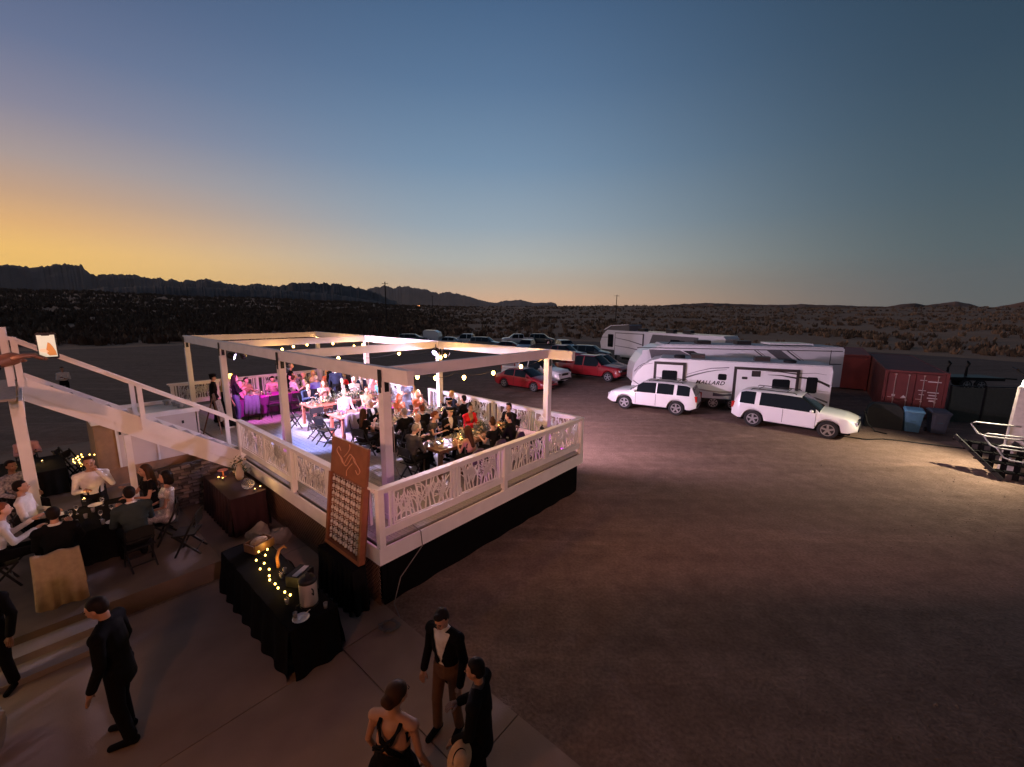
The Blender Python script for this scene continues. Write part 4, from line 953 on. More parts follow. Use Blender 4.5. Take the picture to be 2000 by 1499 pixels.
bin_('pale blue wheelie bin with a bright lid in front of the container', (18.6,18.75,0), R(-38), bblue, bbl2)
bin_('dark slate wheelie bin just right of the blue one', (19.5,18.5,0), R(-30), bdk, bdk)
ag = thing('covered_grill', 'dark covered grill left of the blue bin', 'grill', (18.0, 19.6, 0), R(-35))
MB().rings([[Vector((a*w, c*d, z)) for a, c in ((-1,-1),(1,-1),(1,1),(-1,1))] for w, d, z in ((.7,.38,.0),(.66,.36,.6),(.62,.34,.95),(.45,.24,1.15),(.3,.12,1.2))]).build('cover', mat('grill_cover', (.02,.025,.02), .8, bump=.4, bscale=6), ag)
for x in (-.55, .55): MB().tube([(x-.03,-.3,.08),(x+.03,-.3,.08)], .08, 10).build('wheel', black_plastic, ag)
# dark privacy fence with posts
fn = thing('privacy_fence', 'dark green mesh privacy fence running behind the bins to the right edge', 'fence', (21.8, 20.3, 0), R(-8))
fm = mat('fence_mesh', (.035,.045,.035), .85, bump=.4, bscale=20)
for k in range(8):
    MB().box((.7+k*1.5, 0, 1.0), (1.44, .03, 1.75)).build('panel', fm, fn); MB().box((-.04+k*1.5, 0, 1.0), (.07, .07, 2.0)).build('post', black_metal, fn)
MB().box((6, 0, 1.93), (12, .06, .05)).build('top_rail', black_metal, fn)
# dark equipment trailer beyond the fence
eq = thing('flatbed_trailer', 'dark flatbed trailer with two upright stakes beyond the fence', 'trailer', (33.0, 30.0, .2), R(-8))
MB().box((0,0,.75), (3.6,1.8,.22)).build('bed', black_metal, eq)
for x in (-1.15, .05): MB().tube([(x,0,.85),(x,0,1.5),(x+.1,0,1.75),(x-.05,0,1.95)], [.09,.07,.1,.05], 6).build('stake', black_metal, eq)
for x in (-.6, .3):
    for y in (-.9, .9): wheel(eq, x, y, .35)
MB().bar((1.8,0,.75), (3.3,0,.7), .1, .1).build('tow_hitch', black_metal, eq)

# white lamp pillar and tubular rack at the right edge
pil = thing('lamp_pillar', 'white pillar with a bright lamp on top at the right edge, beside metal steps', 'lamp pillar', (17.55, 13.75, 0), R(35))
MB().rings([[Vector((a*w, c*w, z)) for a, c in ((-1,-.8),(-.8,-1),(.8,-1),(1,-.8),(1,.8),(.8,1),(-.8,1),(-1,.8))] for w, z in ((.42,0),(.4,.6),(.34,3.0))]).build('column', mat('pillar_white', (.5,.45,.4), .7, bump=.3, bscale=6), pil)
for x, z, w_, h_ in ((-.2,2.5,.2,.2),(-.3,1.75,.1,.3),(.05,1.7,.18,.4),(-.05,.8,.22,.18),(.2,1.25,.12,.2)): MB().box((x, -.4+z*.02-.012, z), (w_, .03, h_)).build('patch', mat('patch_brown', (.2,.12,.08), .8), pil)
MB().lathe([(.26,3.0),(.3,3.05),(.28,3.2),(.17,3.34),(.04,3.38)], (0,0,0), 16).build('lamp_dome', mat('lamp_dome', (.9,.9,.88), .3, emit=(1,.96,.86), es=5), pil, smooth=True)
fl2 = MB(); fl2.box((-.12,-.1,0), (.3,.2,.14)); 
LAMPR = lamp('SPOT', (17.15, 14.15, 3.45), 1650, (1, .84, .58), None, .05, (14.2, 15.0, 0), 125, .7, name='lamp_pillar_light'); MB().tube([(-.1,.2,3.3),(-.3,.45,3.6),(-.12,.55,3.62)], .03, 6).build('lamp_arm', black_metal, pil); LAMPR.parent = pil; LAMPR.matrix_parent_inverse = pil.matrix_world.inverted() if False else (Matrix.Translation((17.55,13.75,0))@Matrix.Rotation(R(35),4,'Z')).inverted()
rk = thing('tubular_handrails', 'three staggered white tubular handrail loops beside the lamp pillar', 'handrails', (0,0,0))
tubm = mat('white_tube', (.38,.38,.38), .5, .1)
Pq = Vector((17.2, 13.6, 0)); dl = Vector((-.72, .55, 0)).normalized(); dn = Vector((.05,-.95,0)).normalized()
for k, (off, z) in enumerate(((0,1.25),(.42,.95),(.84,.66))):
    s0 = Pq+dn*off; e1 = s0+dl*1.15
    pts = [s0+Vector((0,0,z+.42)), e1+Vector((0,0,z+.42))-dl*.1, e1+Vector((0,0,z+.34)), e1+dn*.22-dl*.02+Vector((0,0,z+.06)), e1+dn*.3-dl*.14+Vector((0,0,z)), s0+dn*.3+Vector((0,0,z))]
    MB().tube(pts, .024, 8).build('rail_loop', tubm, rk, smooth=True)
MB().tube([s0+dl*.3+Vector((0,0,.0)), s0+dl*.3+Vector((0,0,1.05))], .022, 8).build('upright', tubm, rk)
MB().tube([Pq+dl*.25+Vector((0,0,.0)), Pq+dl*.25+Vector((0,0,1.67))], .022, 8).build('upright', tubm, rk)
st = thing('metal_steps', 'black open tread metal steps under the white handrail loops, with their checkered shadow built in as plates', 'steps', (0,0,0))
for k in range(4):
    a_ = Pq+dn*(.1+k*.36)+Vector((0,0,.95-k*.23))
    for j in range(5): MB().bar(a_+dl*(.02+j*.3), a_+dl*(.28+j*.3)+dn*.02, .33, .05).build('tread_plate', black_cloth, st)
    for j in range(5): MB().bar(a_+dn*.17+dl*(.05+j*.3)-Vector((0,0,.11)), a_+dn*.17+dl*(.2+j*.3)-Vector((0,0,.11)), .02, .2).build('shadow_plate', black_cloth, st)  # black plates added where the checkered shadow of the treads falls
    MB().bar(a_-dn*.13+dl*.1, a_-dn*.13+dl*1.5, .03, .05).build('tread_edge', black_cloth, st)
for q in (.1, 1.5): MB().bar(Pq+dl*q+Vector((0,0,1.1)), Pq+dl*q+dn*1.6+Vector((0,0,.05)), .04, .14).build('stringer', black_metal, st)
dkb = thing('dark_planter', 'dark round planter tub low at the right edge', 'planter', (16.9, 12.15, 0)); MB().lathe([(.3,0),(.42,.5),(.44,.55),(.38,.55),(.36,.45)], (0,0,0), 18).build('tub', black_plastic, dkb, smooth=True)
# hose on the ground in front of the container
MB().tube([(14.6,18.0,.03),(15.4,17.4,.03),(16.2,17.5,.03),(16.9,17.2,.03),(17.8,16.6,.03),(18.4,16.3,.03)], .025, 6).build('hose', black_plastic, None)
hs = bpy.data.objects['hose']; tag(hs, 'dark hose lying across the lit gravel in front of the bins', 'hose')
MB().tube([(16.7,19.2,.9),(16.75,19.0,.35),(16.9,18.7,.03),(17.1,18.3,.03)], .03, 6).build('cable', black_plastic, None); tag(bpy.data.objects['cable'], 'short black cable drooping to the gravel by the grill', 'cable')
# utility poles
polem = mat('pole_wood', (.07,.05,.04), .9)
def upole(label, px, y, h, arm, z0):
    x = (px-1000)/811.5*y*math.cos(PITCH); o = thing('utility_pole', label, 'utility pole', (x, y, z0), 0, 'utility poles across the desert')
    MB().tube([(0,0,-1),(0,0,h)], [.2,.14], 8).build('pole', polem, o)
    MB().box((0,-.1,h-.5), (arm,.12,.12)).build('crossarm', polem, o)
    for q in (-.45,.0,.45): MB().lathe([(.04,0),(.05,.08),(.03,.16)], (q*arm,-.1,h-.44), 6).build('insulator', mat('ceramic', (.2,.18,.16), .3), o)
upole('tallest utility pole, left of the parked cars beyond the pergola', 753, 118, 13.3, 1.6, desert_h(-35,118))
upole('slim distant utility pole left of centre against the blue mountains', 844, 260, 12.5, 2.0, desert_h(-49,260)+0)
upole('utility pole with a cross arm on the skyline above the far trailer', 1202, 190, 12.5, 2.4, desert_h(47,190))
# ------------------------------------------------------------------ people
DG = bpy.context.evaluated_depsgraph_get
def remesh(mb, vox, sm=3, name='m'):
    me = mb.mesh('tmp'); o = bpy.data.objects.new('tmp', me); C.objects.link(o)
    r = o.modifiers.new('r', 'REMESH'); r.mode = 'VOXEL'; r.voxel_size = vox; r.use_smooth_shade = True
    if sm: s = o.modifiers.new('s', 'SMOOTH'); s.iterations = sm; s.factor = .5
    dg = bpy.context.evaluated_depsgraph_get(); dg.update()
    res = bpy.data.meshes.new_from_object(o.evaluated_get(dg)); res.name = name
    bpy.data.objects.remove(o); bpy.data.meshes.remove(me)
    res.polygons.foreach_set('use_smooth', [True]*len(res.polygons)); res.materials.clear(); return res
def split(me, pred):   # -> (matching, rest) by face centre
    out = []
    for want in (True, False):
        bm = bmesh.new(); bm.from_mesh(me); bmesh.ops.delete(bm, geom=[f for f in bm.faces if bool(pred(f.calc_center_median(), f.normal)) != want], context='FACES')
        for _ in range(4):
            new = {}
            for v in bm.verts:
                nb = [e.other_vert(v).co for e in v.link_edges if e.is_boundary]
                if len(nb) == 2: new[v] = v.co*.4+(nb[0]+nb[1])*.3
            for v, c_ in new.items(): v.co = c_
        m = bpy.data.meshes.new(me.name); bm.to_mesh(m); bm.free(); out.append(m)
    return out
def solid(me, t=.008):
    return me
def skel(pose, fem=False, head=(0, 0)):
    # local frame: facing +y, x to the figure's right hand side
    sh = .165 if fem else .195; hp = .1; J = {}
    if pose.startswith('sit'):
        lean = {'sit_table': .16, 'sit_eat': .24, 'sit_talk': .08, 'sit_back': -.1, 'sit_turn': .05, 'sit_hand': .12}[pose]
        J['hip'] = Vector((0, 0, .56)); up = Vector((0, math.sin(lean), math.cos(lean)))
        for s, k in ((1, 'R'), (-1, 'L')):
            J['h'+k] = Vector((s*hp, .02, .54)); J['k'+k] = Vector((s*(.12 if not fem else .08), .47, .53)); J['a'+k] = Vector((s*.13, .43 if k == 'R' else .5, .1)); J['t'+k] = J['a'+k]+Vector((0, .17, -.06))
        J['chest'] = J['hip']+up*.34; J['neck'] = J['hip']+up*.53
    else:
        lean = {'stand': .03, 'stand_cross': .0, 'walk': .12, 'look_down': .08, 'phone': .05, 'hat': .04, 'serve': .25, 'stand_drink': .02}[pose]
        J['hip'] = Vector((0, 0, .94)); up = Vector((0, math.sin(lean), math.cos(lean)))
        for s, k in ((1, 'R'), (-1, 'L')):
            st = {'walk': .24*s, 'look_down': .06*s}.get(pose, .02*s)
            J['h'+k] = Vector((s*hp, 0, .92)); J['k'+k] = Vector((s*.11, st*.55+.04, .5)); J['a'+k] = Vector((s*.12, st-(.0 if pose != 'walk' else (.06 if s < 0 else -.02)), .09 if not (pose == 'walk' and s < 0) else .14)); J['t'+k] = J['a'+k]+Vector((s*.02, .17, -.06))
        J['chest'] = J['hip']+up*.32; J['neck'] = J['hip']+up*.53
    n = J['neck']; fw = up.cross(Vector((-1, 0, 0))) ; fw = Vector((0, up.z, -up.y))
    for s, k in ((1, 'R'), (-1, 'L')):
        S = n+Vector((s*sh, 0, 0))-up*.045; J['s'+k] = S
        if pose in ('sit_table', 'sit_eat') or (pose == 'sit_talk' and s < 0) or (pose == 'sit_hand' and s > 0):
            J['e'+k] = S+Vector((s*.05, .09, -.26)); J['w'+k] = Vector((s*.12, S.y+.34, .86 if pose != 'sit_eat' or s > 0 else .95))
        elif pose == 'sit_talk': J['e'+k] = S+Vector((.05, .14, -.23)); J['w'+k] = S+Vector((-.04, .3, -.06))
        elif pose == 'sit_hand': J['e'+k] = S+Vector((-.07, .16, -.2)); J['w'+k] = n+Vector((-.09, .16, .06))
        elif pose in ('sit_back', 'sit_turn'): J['e'+k] = S+Vector((s*.05, .06, -.27)); J['w'+k] = S+Vector((-s*.02, .28, -.32))
        elif pose == 'stand_cross': J['e'+k] = S+Vector((s*.05, .04, -.28)); J['w'+k] = S+Vector((-s*.2, .2, -.22-(.04*s)))
        elif pose == 'phone' and s > 0: J['e'+k] = S+Vector((.06, .26, -.08)); J['w'+k] = S+Vector((.02, .5, .0))
        elif pose == 'hat' and s < 0: J['e'+k] = S+Vector((-.05, .02, -.28)); J['w'+k] = S+Vector((.0, .2, -.45))
        elif pose == 'hat': J['e'+k] = S+Vector((.05, .06, -.28)); J['w'+k] = S+Vector((-.12, .26, -.28))
        elif pose == 'serve' and s > 0: J['e'+k] = S+Vector((.05, .2, -.2)); J['w'+k] = S+Vector((.0, .42, -.34))
        elif pose == 'walk': J['e'+k] = S+Vector((s*.06, -.08*s, -.27)); J['w'+k] = S+Vector((s*.06, .12-.06*s, -.5))
        elif pose == 'stand_drink' and s > 0: J['e'+k] = S+Vector((.05, .1, -.26)); J['w'+k] = S+Vector((-.04, .32, -.16))
        else: J['e'+k] = S+Vector((s*.06, -.02, -.28)); J['w'+k] = S+Vector((s*.07, .08, -.54))
        J['d'+k] = (J['w'+k]-J['e'+k]).normalized()
    J['up'] = up; pit, yw = head
    hu = Matrix.Rotation(yw, 3, 'Z')@Matrix.Rotation(-pit, 3, 'X')
    J['HM'] = hu; J['head'] = n+up*.09+hu@Vector((0, .025, .115)); return J
def hand(b, w, d, s, fine=False, curl=.5):
    # palm plus five bent fingers as extra shells of the body mesh; s=+1 right
    d = d.normalized(); side = Vector((1, 0, 0)); side = (side-d*side.dot(d)); side = side.normalized() if side.length > .05 else d.orthogonal().normalized()
    nrm_ = side.cross(d)*1.0; nrm_ = -nrm_ if nrm_.z > 0 else nrm_
    seg = 8 if fine else 5
    for i in range(4):
        o = (i-1.5)*.021; ln = (.07, .08, .076, .06)[i]
        p0 = w+d*.085+side*o; p1 = p0+d*ln*.5+nrm_*ln*.5*curl*.5; p2 = p1+(d*(1-curl)+nrm_*curl).normalized()*ln*.5
        b.tube([w+d*.05+side*o*.8, p0, p1, p2, p2+(p2-p1).normalized()*.006], [.0105,.0105,.0095,.008,.003], seg)
    t0 = w+d*.03-side*s*.028; t1 = t0+d*.035-side*s*.028+nrm_*.012; t2 = t1+d*.03-side*s*.004+nrm_*.014
    b.tube([t0, t1, t2, t2+(t2-t1).normalized()*.006], [.013,.012,.009,.004], seg)
def body_mb(J, fem, grow=0, what='all'):
    b = MB(); up = J['up']; g = grow; h, c, n = J['hip'], J['chest'], J['neck']; rt = Vector((1, 0, 0))
    tw = (.135 if fem else .15); cw = (.14 if fem else .165)
    def ov(p, q, ra, rb, sx): b.cap(p, q, ra+g, rb+g, 14, sx=sx, up=rt)
    if what in ('all', 'torso', 'dress'):
        ov(h+up*-.03, h+up*.1, .105, .1, 1.4 if not fem else 1.45); ov(h+up*.08, c, .098 if not fem else .085, .11, 1.38 if not fem else 1.25); ov(c-up*.02, n-up*.1, .115, .1, 1.48 if not fem else 1.35)
        b.cap(J['sL']+up*.0, J['sR']+up*.0, .058+g, .058+g, 12); 
        if fem:
            f = Vector((0, 1, 0))
            for s in (-1, 1): b.ell(c+up*.05+f*.075+rt*s*.07, (.06+g,.055+g,.06+g), 10, 7)
        b.cap(J['sL']+up*.01, n+up*.02, .048+g, .05+g, 10); b.cap(J['sR']+up*.01, n+up*.02, .048+g, .05+g, 10)
    if what == 'all':
        b.cap(n-up*.04, n+up*.1, .056, .052, 12)
    if what in ('all', 'arms', 'short_arms', 'jacket'):
        for k in 'LR':
            a1 = .05 if not fem else .04; b.cap(J['s'+k], J['e'+k], a1+g, a1*.8+g, 10)
            if what != 'short_arms': b.cap(J['e'+k], J['w'+k] if what == 'all' else J['w'+k]-J['d'+k]*.02, a1*.8+g, (.026 if what == 'all' else .036)+g*.8, 10)
    if what in ('all', 'legs'):
        for k in 'LR':
            b.cap(J['h'+k], J['k'+k], .082+g, .056+g, 12); b.cap(J['k'+k], J['a'+k]+Vector((0,0,.03 if what == 'legs' else 0)), .054+g, (.036 if what == 'all' else .05)+g, 12)
        if what == 'legs': ov(h-up*.04, h+up*.06, .11, .11, 1.45)
    return b
def head_mb(J, b, fine=False):
    M = J['HM']; c = J['head']; P = lambda x, y, z: c+M@Vector((x, y, z))
    b.ell(P(0, -.01, .025), (.074, .092, .085), 16, 12, M=M); b.ell(P(0, .018, -.035), (.06, .068, .075), 14, 10, M=M)
    b.ell(P(0, .045, -.085), (.034, .032, .026), 10, 8, M=M)                      # chin
    b.cap(P(0, .082, .012), P(0, .103, -.024), .009, .015, 8)                      # nose
    b.ell(P(0, .072, -.058), (.024, .014, .011), 8, 6, M=M)                        # mouth
    for s in (-1, 1): b.ell(P(s*.077, -.008, -.01), (.01, .02, .032), 8, 6, M=M); b.ell(P(s*.03, .074, .028), (.022, .01, .008), 8, 5, M=M); b.ell(P(s*.04, .055, -.03), (.022, .022, .02), 8, 6, M=M)
HAIR = {}
def hair_mesh(J, kind, vox, key):
    kk = (key, kind)
    if kk in HAIR: return HAIR[kk]
    M = J['HM']; c = J['head']; P = lambda x, y, z: c+M@Vector((x, y, z)); b = MB(); up = J['up']; back = M@Vector((0, -1, 0))
    b.ell(P(0, -.022, .042), (.084, .096, .088), 16, 12, M=M); b.ell(P(0, -.05, -.0), (.078, .066, .08), 14, 10, M=M)
    if kind == 'quiff': b.ell(P(0, .04, .1), (.06, .05, .035), 10, 8, M=M)
    n = J['neck']
    if kind == 'long':
        b.cap(P(0, -.06, .0), n-up*.15+Vector((0, -.1, 0)), .082, .05, 12, sx=1.15, up=Vector((1,0,0)))
        for s in (-1, 1): b.cap(P(s*.068, -.01, .03), n+Vector((s*.085, .01, 0))-up*.12, .034, .03, 8)
    if kind == 'bob':
        b.cap(P(0, -.05, .0), P(0, -.06, -.1), .088, .08, 12)
        for s in (-1, 1): b.cap(P(s*.07, .0, .03), P(s*.075, .0, -.1), .032, .03, 8)
    if kind == 'bun': b.ell(P(0, -.12, -.0), (.055, .045, .052), 12, 8, M=M); b.ell(P(0, -.09, -.055), (.05,.04,.04), 10, 8, M=M)
    if kind == 'updo': b.ell(P(0, -.03, .13), (.055, .055, .05), 12, 8, M=M)
    me = remesh(b, vox, 2, 'hair'); Mi = M.inverted()
    if kind in ('long', 'bob'): pred = lambda q, nn: (lambda p: p.y > .035 and p.z < .062 and abs(p.x) < .074 or (p.y > .055 and p.z < .075))(Mi@(q-c))
    else: pred = lambda q, nn: (lambda p: (p.y > .02+max(0, -p.z)*-.35 and p.z < .075 and p.y > -.0) or p.z < -.085 or (p.z < .02 and p.y > -.02 and kind != 'x'))(Mi@(q-c))
    _, rest = split(me, pred); HAIR[kk] = rest; rest.polygons.foreach_set('use_smooth', [True]*len(rest.polygons)); return rest
PB = {}
def pieces(pose, fem, head, vox):
    key = (pose, fem, head, vox)
    if key in PB: return PB[key]
    J = skel(pose, fem, head); d = {'J': J, 'key': key}
    b = body_mb(J, fem); head_mb(J, b)
    for k in 'LR':
        b.cap(J['w'+k]-J['d'+k]*.01, J['w'+k]+J['d'+k]*.055, .027, .034, 10); b.cap(J['a'+k]+Vector((0,-.03,-.03)), J['t'+k]+Vector((0,0,0)), .038, .03, 10)
    me = remesh(b, vox, 3, 'body')
    hb = MB()
    for k, s in (('L', -1), ('R', 1)): hand(hb, J['w'+k]+J['d'+k]*.0, J['d'+k], s, vox < .015, .55 if pose.startswith('sit') or pose in ('hat','phone') else .3)
    bm = bmesh.new(); bm.from_mesh(me); t = hb.mesh('t'); bm.from_mesh(t); bm.to_mesh(me); bm.free(); me.polygons.foreach_set('use_smooth', [True]*len(me.polygons)); d['body'] = me
    PB[key] = d; return d
def piece(d, nm, fem, vox):
    if nm in d: return d[nm]
    J = d['J']; up = J['up']
    if nm in ('jacket', 'shirt', 'jacket_open'):
        g = .022 if nm != 'shirt' else .012
        b = body_mb(J, fem, g, 'torso'); t = body_mb(J, fem, g-.002, 'arms'); b.add(t.v, t.f)
        if nm != 'shirt':
            h = J['hip']
            if not d['key'][0].startswith('sit'): b.cap(h-up*.13, h+up*.1, .135, .12, 14, sx=1.35, up=Vector((1,0,0)))
            b.cap(J['sL']+up*.012, J['sR']+up*.012, .072, .072, 12)
        me = remesh(b, vox, 2, nm); n = J['neck']; wst = J['hip']+up*.14
        # remove the round cap above the collar and open the front
        def pred(q, nn):
            r = q-n; hgt = r.dot(up)
            if hgt > .035 and Vector((r.x, r.y, 0)).length < .085: return True
            if nm != 'shirt':
                z = (q-wst).dot(up); fy = nn.y
                wd = (.085 if nm == 'jacket_open' else .06)*max(0, z)/.3
                if fy > .25 and abs(q.x) < wd and z < .42: return True
                if nm == 'jacket_open' and z <= .02 and fy > -.1 and abs(q.x) < .035-.32*z and q.y > 0: return True
            return False
        _, m = split(me, pred); 
    elif nm == 'shirt_front':
        b = body_mb(J, fem, .013, 'torso'); b.cap(J['neck']-up*.03, J['neck']+up*.035, .066, .06, 12); m = remesh(b, vox, 2, nm)
    elif nm == 'trousers': m = remesh(body_mb(J, fem, .016, 'legs'), vox, 2, nm)
    elif nm in ('dress', 'strap_dress'):
        b = MB(); h = J['hip']; c = J['chest']
        b.cap(h, c+up*(.06 if nm == 'strap_dress' else .1), .125, .118, 14, sx=1.25, up=Vector((1,0,0)))
        for s in (-1, 1): b.ell(c+up*.05+Vector((s*.07, .075, 0)), (.068,.065,.066), 10, 7)
        b.cap(h-up*.06, h+up*.05, .142, .125, 14, sx=1.42, up=Vector((1,0,0)))
        if d['key'][0].startswith('sit'):
            for k in 'LR': b.cap(J['h'+k], J['k'+k], .1, .085, 12); b.cap(J['k'+k], J['k'+k]*.4+J['a'+k]*.6, .08, .09, 12)
            b.cap((J['hL']+J['hR'])/2, (J['kL']+J['kR'])/2, .1, .085, 12)
        else: b.rings([[Vector((r*1.15*math.cos(a*math.pi/8), r*math.sin(a*math.pi/8), z)) for a in range(16)] for z, r in ((.95,.17),(.8,.2),(.6,.22),(.25,.27),(.06,.3))])
        if nm == 'dress':
            for k in 'LR': b.cap(J['neck']-up*.02+Vector((0,0,0)), J['s'+k]+up*.01, .062, .062, 8); b.cap(J['s'+k], J['s'+k]*.7+J['e'+k]*.3, .062, .055, 10)
            b.cap(J['sL'], J['sR'], .07, .07, 12)
        me = remesh(b, vox, 2, 'dress'); n = J['neck']; _, m = split(me, lambda q, nn: ((q-n).dot(up) > .0 and abs(q.x) < .06) or (nm == 'strap_dress' and q.y < J['chest'].y-.03 and (q-n).dot(up) > -.31))
    elif nm == 'shoes':
        b = MB()
        for k in 'LR': b.cap(J['a'+k]+Vector((0,-.035,-.035)), J['t'+k]+Vector((0,0,.002)), .048, .038, 10); b.cap(J['a'+k]+Vector((0,-.03,-.03)), J['a'+k]+Vector((0,-.01,.02)), .05, .045, 10)
        m = b.mesh('shoes', (), True)
    m.materials.clear(); m.polygons.foreach_set('use_smooth', [True]*len(m.polygons)); d[nm] = m; return m
def mo(name, me, m, parent):
    o = obj(name, me, parent)
    if len(me.materials) == 0: me.materials.append(None)
    o.material_slots[0].link = 'OBJECT'; o.material_slots[0].material = m; return o
CL = {}
def cloth(nm, c, r=.85): return mat('cloth_'+nm, c, r, var=.1, scale=14, bump=.25, bscale=60, bd=.004, spec=.08)
K = dict(black=cloth('black',(.007,.007,.008)), navy=cloth('navy',(.02,.025,.05)), grey=cloth('grey',(.07,.065,.065)), white=cloth('white',(.72,.7,.68)), pink=cloth('pink',(.6,.35,.38)), red=cloth('red',(.6,.02,.03)), blue=cloth('blue',(.16,.2,.5)),
  cream=cloth('cream',(.62,.5,.34)), teal=cloth('teal',(.1,.35,.42)), orange=cloth('orange',(.6,.2,.12)), khaki=cloth('khaki',(.14,.075,.045)), denim=cloth('denim',(.06,.08,.13)), slate=cloth('slate',(.1,.12,.16)), teald=cloth('dark_teal',(.03,.045,.05)), tan=cloth('tan',(.35,.22,.14)), sparkle=mat('sequin', (.55,.5,.48), .3, .4, var=.5, scale=60), patt=mat('patterned_cloth', (.5,.5,.55), .8, col2=(.03,.03,.08), scale=22), lav=cloth('lavender',(.35,.36,.55)))
HC = dict(black=cloth('hair_black',(.012,.009,.008),.55), brown=cloth('hair_brown',(.05,.025,.014),.55), auburn=cloth('hair_auburn',(.16,.055,.025),.55), red=cloth('hair_red',(.4,.07,.02),.55), blond=cloth('hair_blond',(.5,.33,.13),.55), white=cloth('hair_white',(.6,.56,.52),.6), grey=cloth('hair_grey',(.22,.2,.19),.6), pinkb=cloth('hair_strawberry',(.5,.28,.24),.55))
def person(label, loc, rz, pose='sit_table', fem=False, skin='light', outfit='suit', col='black', hair='short', hc='brown', head=(0, 0), shirt='white', legs='black', vox=.021, hat=None, group=None, scale=1):
    o = thing('person', label, 'person', loc, rz, group); o.scale = (scale,)*3
    d = pieces(pose, fem, head, vox); J = d['J']
    mo('body', d['body'], SK[skin], o)
    if outfit == 'suit': mo('jacket', piece(d, 'jacket', fem, vox), K[col], o); mo('shirt', piece(d, 'shirt_front', fem, vox), K[shirt], o); mo('trousers', piece(d, 'trousers', fem, vox), K[legs], o)
    elif outfit == 'opensuit': mo('jacket', piece(d, 'jacket_open', fem, vox), K[col], o); mo('shirt', piece(d, 'shirt_front', fem, vox), K[shirt], o); mo('trousers', piece(d, 'trousers', fem, vox), K[legs], o)
    elif outfit == 'shirt': mo('shirt', piece(d, 'shirt', fem, vox), K[col], o); mo('trousers', piece(d, 'trousers', fem, vox), K[legs], o)
    elif outfit in ('dress', 'strap_dress'): mo('dress', piece(d, outfit, fem, vox), K[col], o)
    mo('shoes', piece(d, 'shoes', fem, vox), K['black'], o)
    if hair != 'bald': mo('hair', hair_mesh(J, hair, min(vox, .016), d['key']), HC[hc], o)
    M = J['HM']; c = J['head']
    for s in (-1, 1):
        mo('eye', MB().ell(c+M@Vector((s*.03, .084, .008)), (.012, .006, .007), 8, 6, M=M).mesh('eye', (), True), mat('eye_dark', (.02,.015,.012), .2), o)
    if vox < .016:
        for s in (-1, 1): mo('eyebrow', MB().cap(c+M@Vector((s*.014, .09, .03)), c+M@Vector((s*.046, .08, .032)), .005, .004, 6).mesh('eyebrow', (), True), HC[hc], o)
        q = MB().cap(c+M@Vector((-.02, .083, -.056)), c+M@Vector((.02, .083, -.056)), .006, .006, 6); mo('lips', q.mesh('lips', (), True), mat('lips', (.32,.1,.08), .5), o)
    if hat:
        h = MB(); kind, hcol, band = hat
        T4 = lambda v: c+M@Vector(v)
        if kind == 'cap':
            h.rings([[T4((r*math.cos(a*math.pi/8), r*1.12*math.sin(a*math.pi/8)-.01, z)) for a in range(16)] for r, z in ((.088,.04),(.092,.07),(.108,.11),(.1,.135),(.04,.15))]); h.build('hat', K[hcol], o, smooth=True)
            MB().rings([[T4((r*math.cos(a*math.pi/8), r*1.12*math.sin(a*math.pi/8)-.01, z)) for a in range(16)] for r, z in ((.091,.038),(.0945,.07))], False).build('hat_band', K[band], o)
            MB().rings([[T4((.075*math.cos(a*math.pi/8), .07+.06*math.sin(a*math.pi/8), z)) for a in range(9)] for z in (.036,.044)]).build('hat_peak', black_plastic, o)
        elif kind == 'brim':
            h.rings([[T4((r*math.cos(a*math.pi/9), r*1.15*math.sin(a*math.pi/9)-.01, z)) for a in range(18)] for r, z in ((.16,.06),(.158,.068),(.09,.07),(.088,.13),(.07,.15),(.02,.14))]); h.build('hat', K[hcol], o, smooth=True)
            MB().rings([[T4((r*math.cos(a*math.pi/9), r*1.15*math.sin(a*math.pi/9)-.01, z)) for a in range(18)] for r, z in ((.092,.07),(.091,.095))], False).build('hat_band', K[band], o)
    return o
# ------------------------------------------------------------------ chairs
def folding_chair_proto():
    t = thing('folding_chair', 'x', 'chair', (0,0,-50))
    MB().box((0, .02, .455), (.42, .4, .025)).build('seat', black_plastic, t); b = MB(); 
    for i in range(5): x0 = -.18+i*.09
    MB().prism([(-.2,.66),(.2,.66),(.21,.84),(.14,.87),(-.14,.87),(-.21,.84)], -.215, -.2, M=XZ).build('backrest', black_plastic, t)
    for s in (-1, 1):
        MB().bar((s*.21, -.235, .88), (s*.21, .2, .0), .022, .035).build('leg', black_plastic, t); MB().bar((s*.185, .2, .45), (s*.185, -.24, .0), .022, .035).build('leg', black_plastic, t)
    for a_, b_, h_ in (((-.21,.13,.15), (.21,.13,.15), .02), ((-.19,-.18,.12), (.19,-.18,.12), .02), ((-.21,-.19,.62), (.21,-.19,.62), .03)): MB().bar(a_, b_, .02, h_).build('stretcher', black_plastic, t)
    return t
def round_chair_proto():
    t = thing('upholstered_chair', 'x', 'chair', (0,0,-50)); gm = cloth('chair_grey', (.1,.085,.09))
    MB().rings([[Vector((r*math.cos(a*math.pi/8), r*math.sin(a*math.pi/8)+.02, z)) for a in range(16)] for r, z in ((.22,.4),(.245,.42),(.245,.47),(.22,.49))]).build('seat', gm, t, smooth=True)
    b = MB(); rg = []
    for th in (0, .045):
        pass
    out_ = [(-.22,.5),(-.24,.62),(-.22,.76),(-.15,.87),(0,.91),(.15,.87),(.22,.76),(.24,.62),(.22,.5)]
    b.prism(out_, -.24, -.19, M=XZ); b.build('backrest', gm, t)
    for x, y in ((-.18,-.18),(.18,-.18),(-.18,.2),(.18,.2)): MB().bar((x, y, .4), (x*1.1, y*1.1, 0), .03, .03).build('leg', wood_dark, t)
    return t
FC = folding_chair_proto(); RC = round_chair_proto(); used = {'f': False, 'r': False}
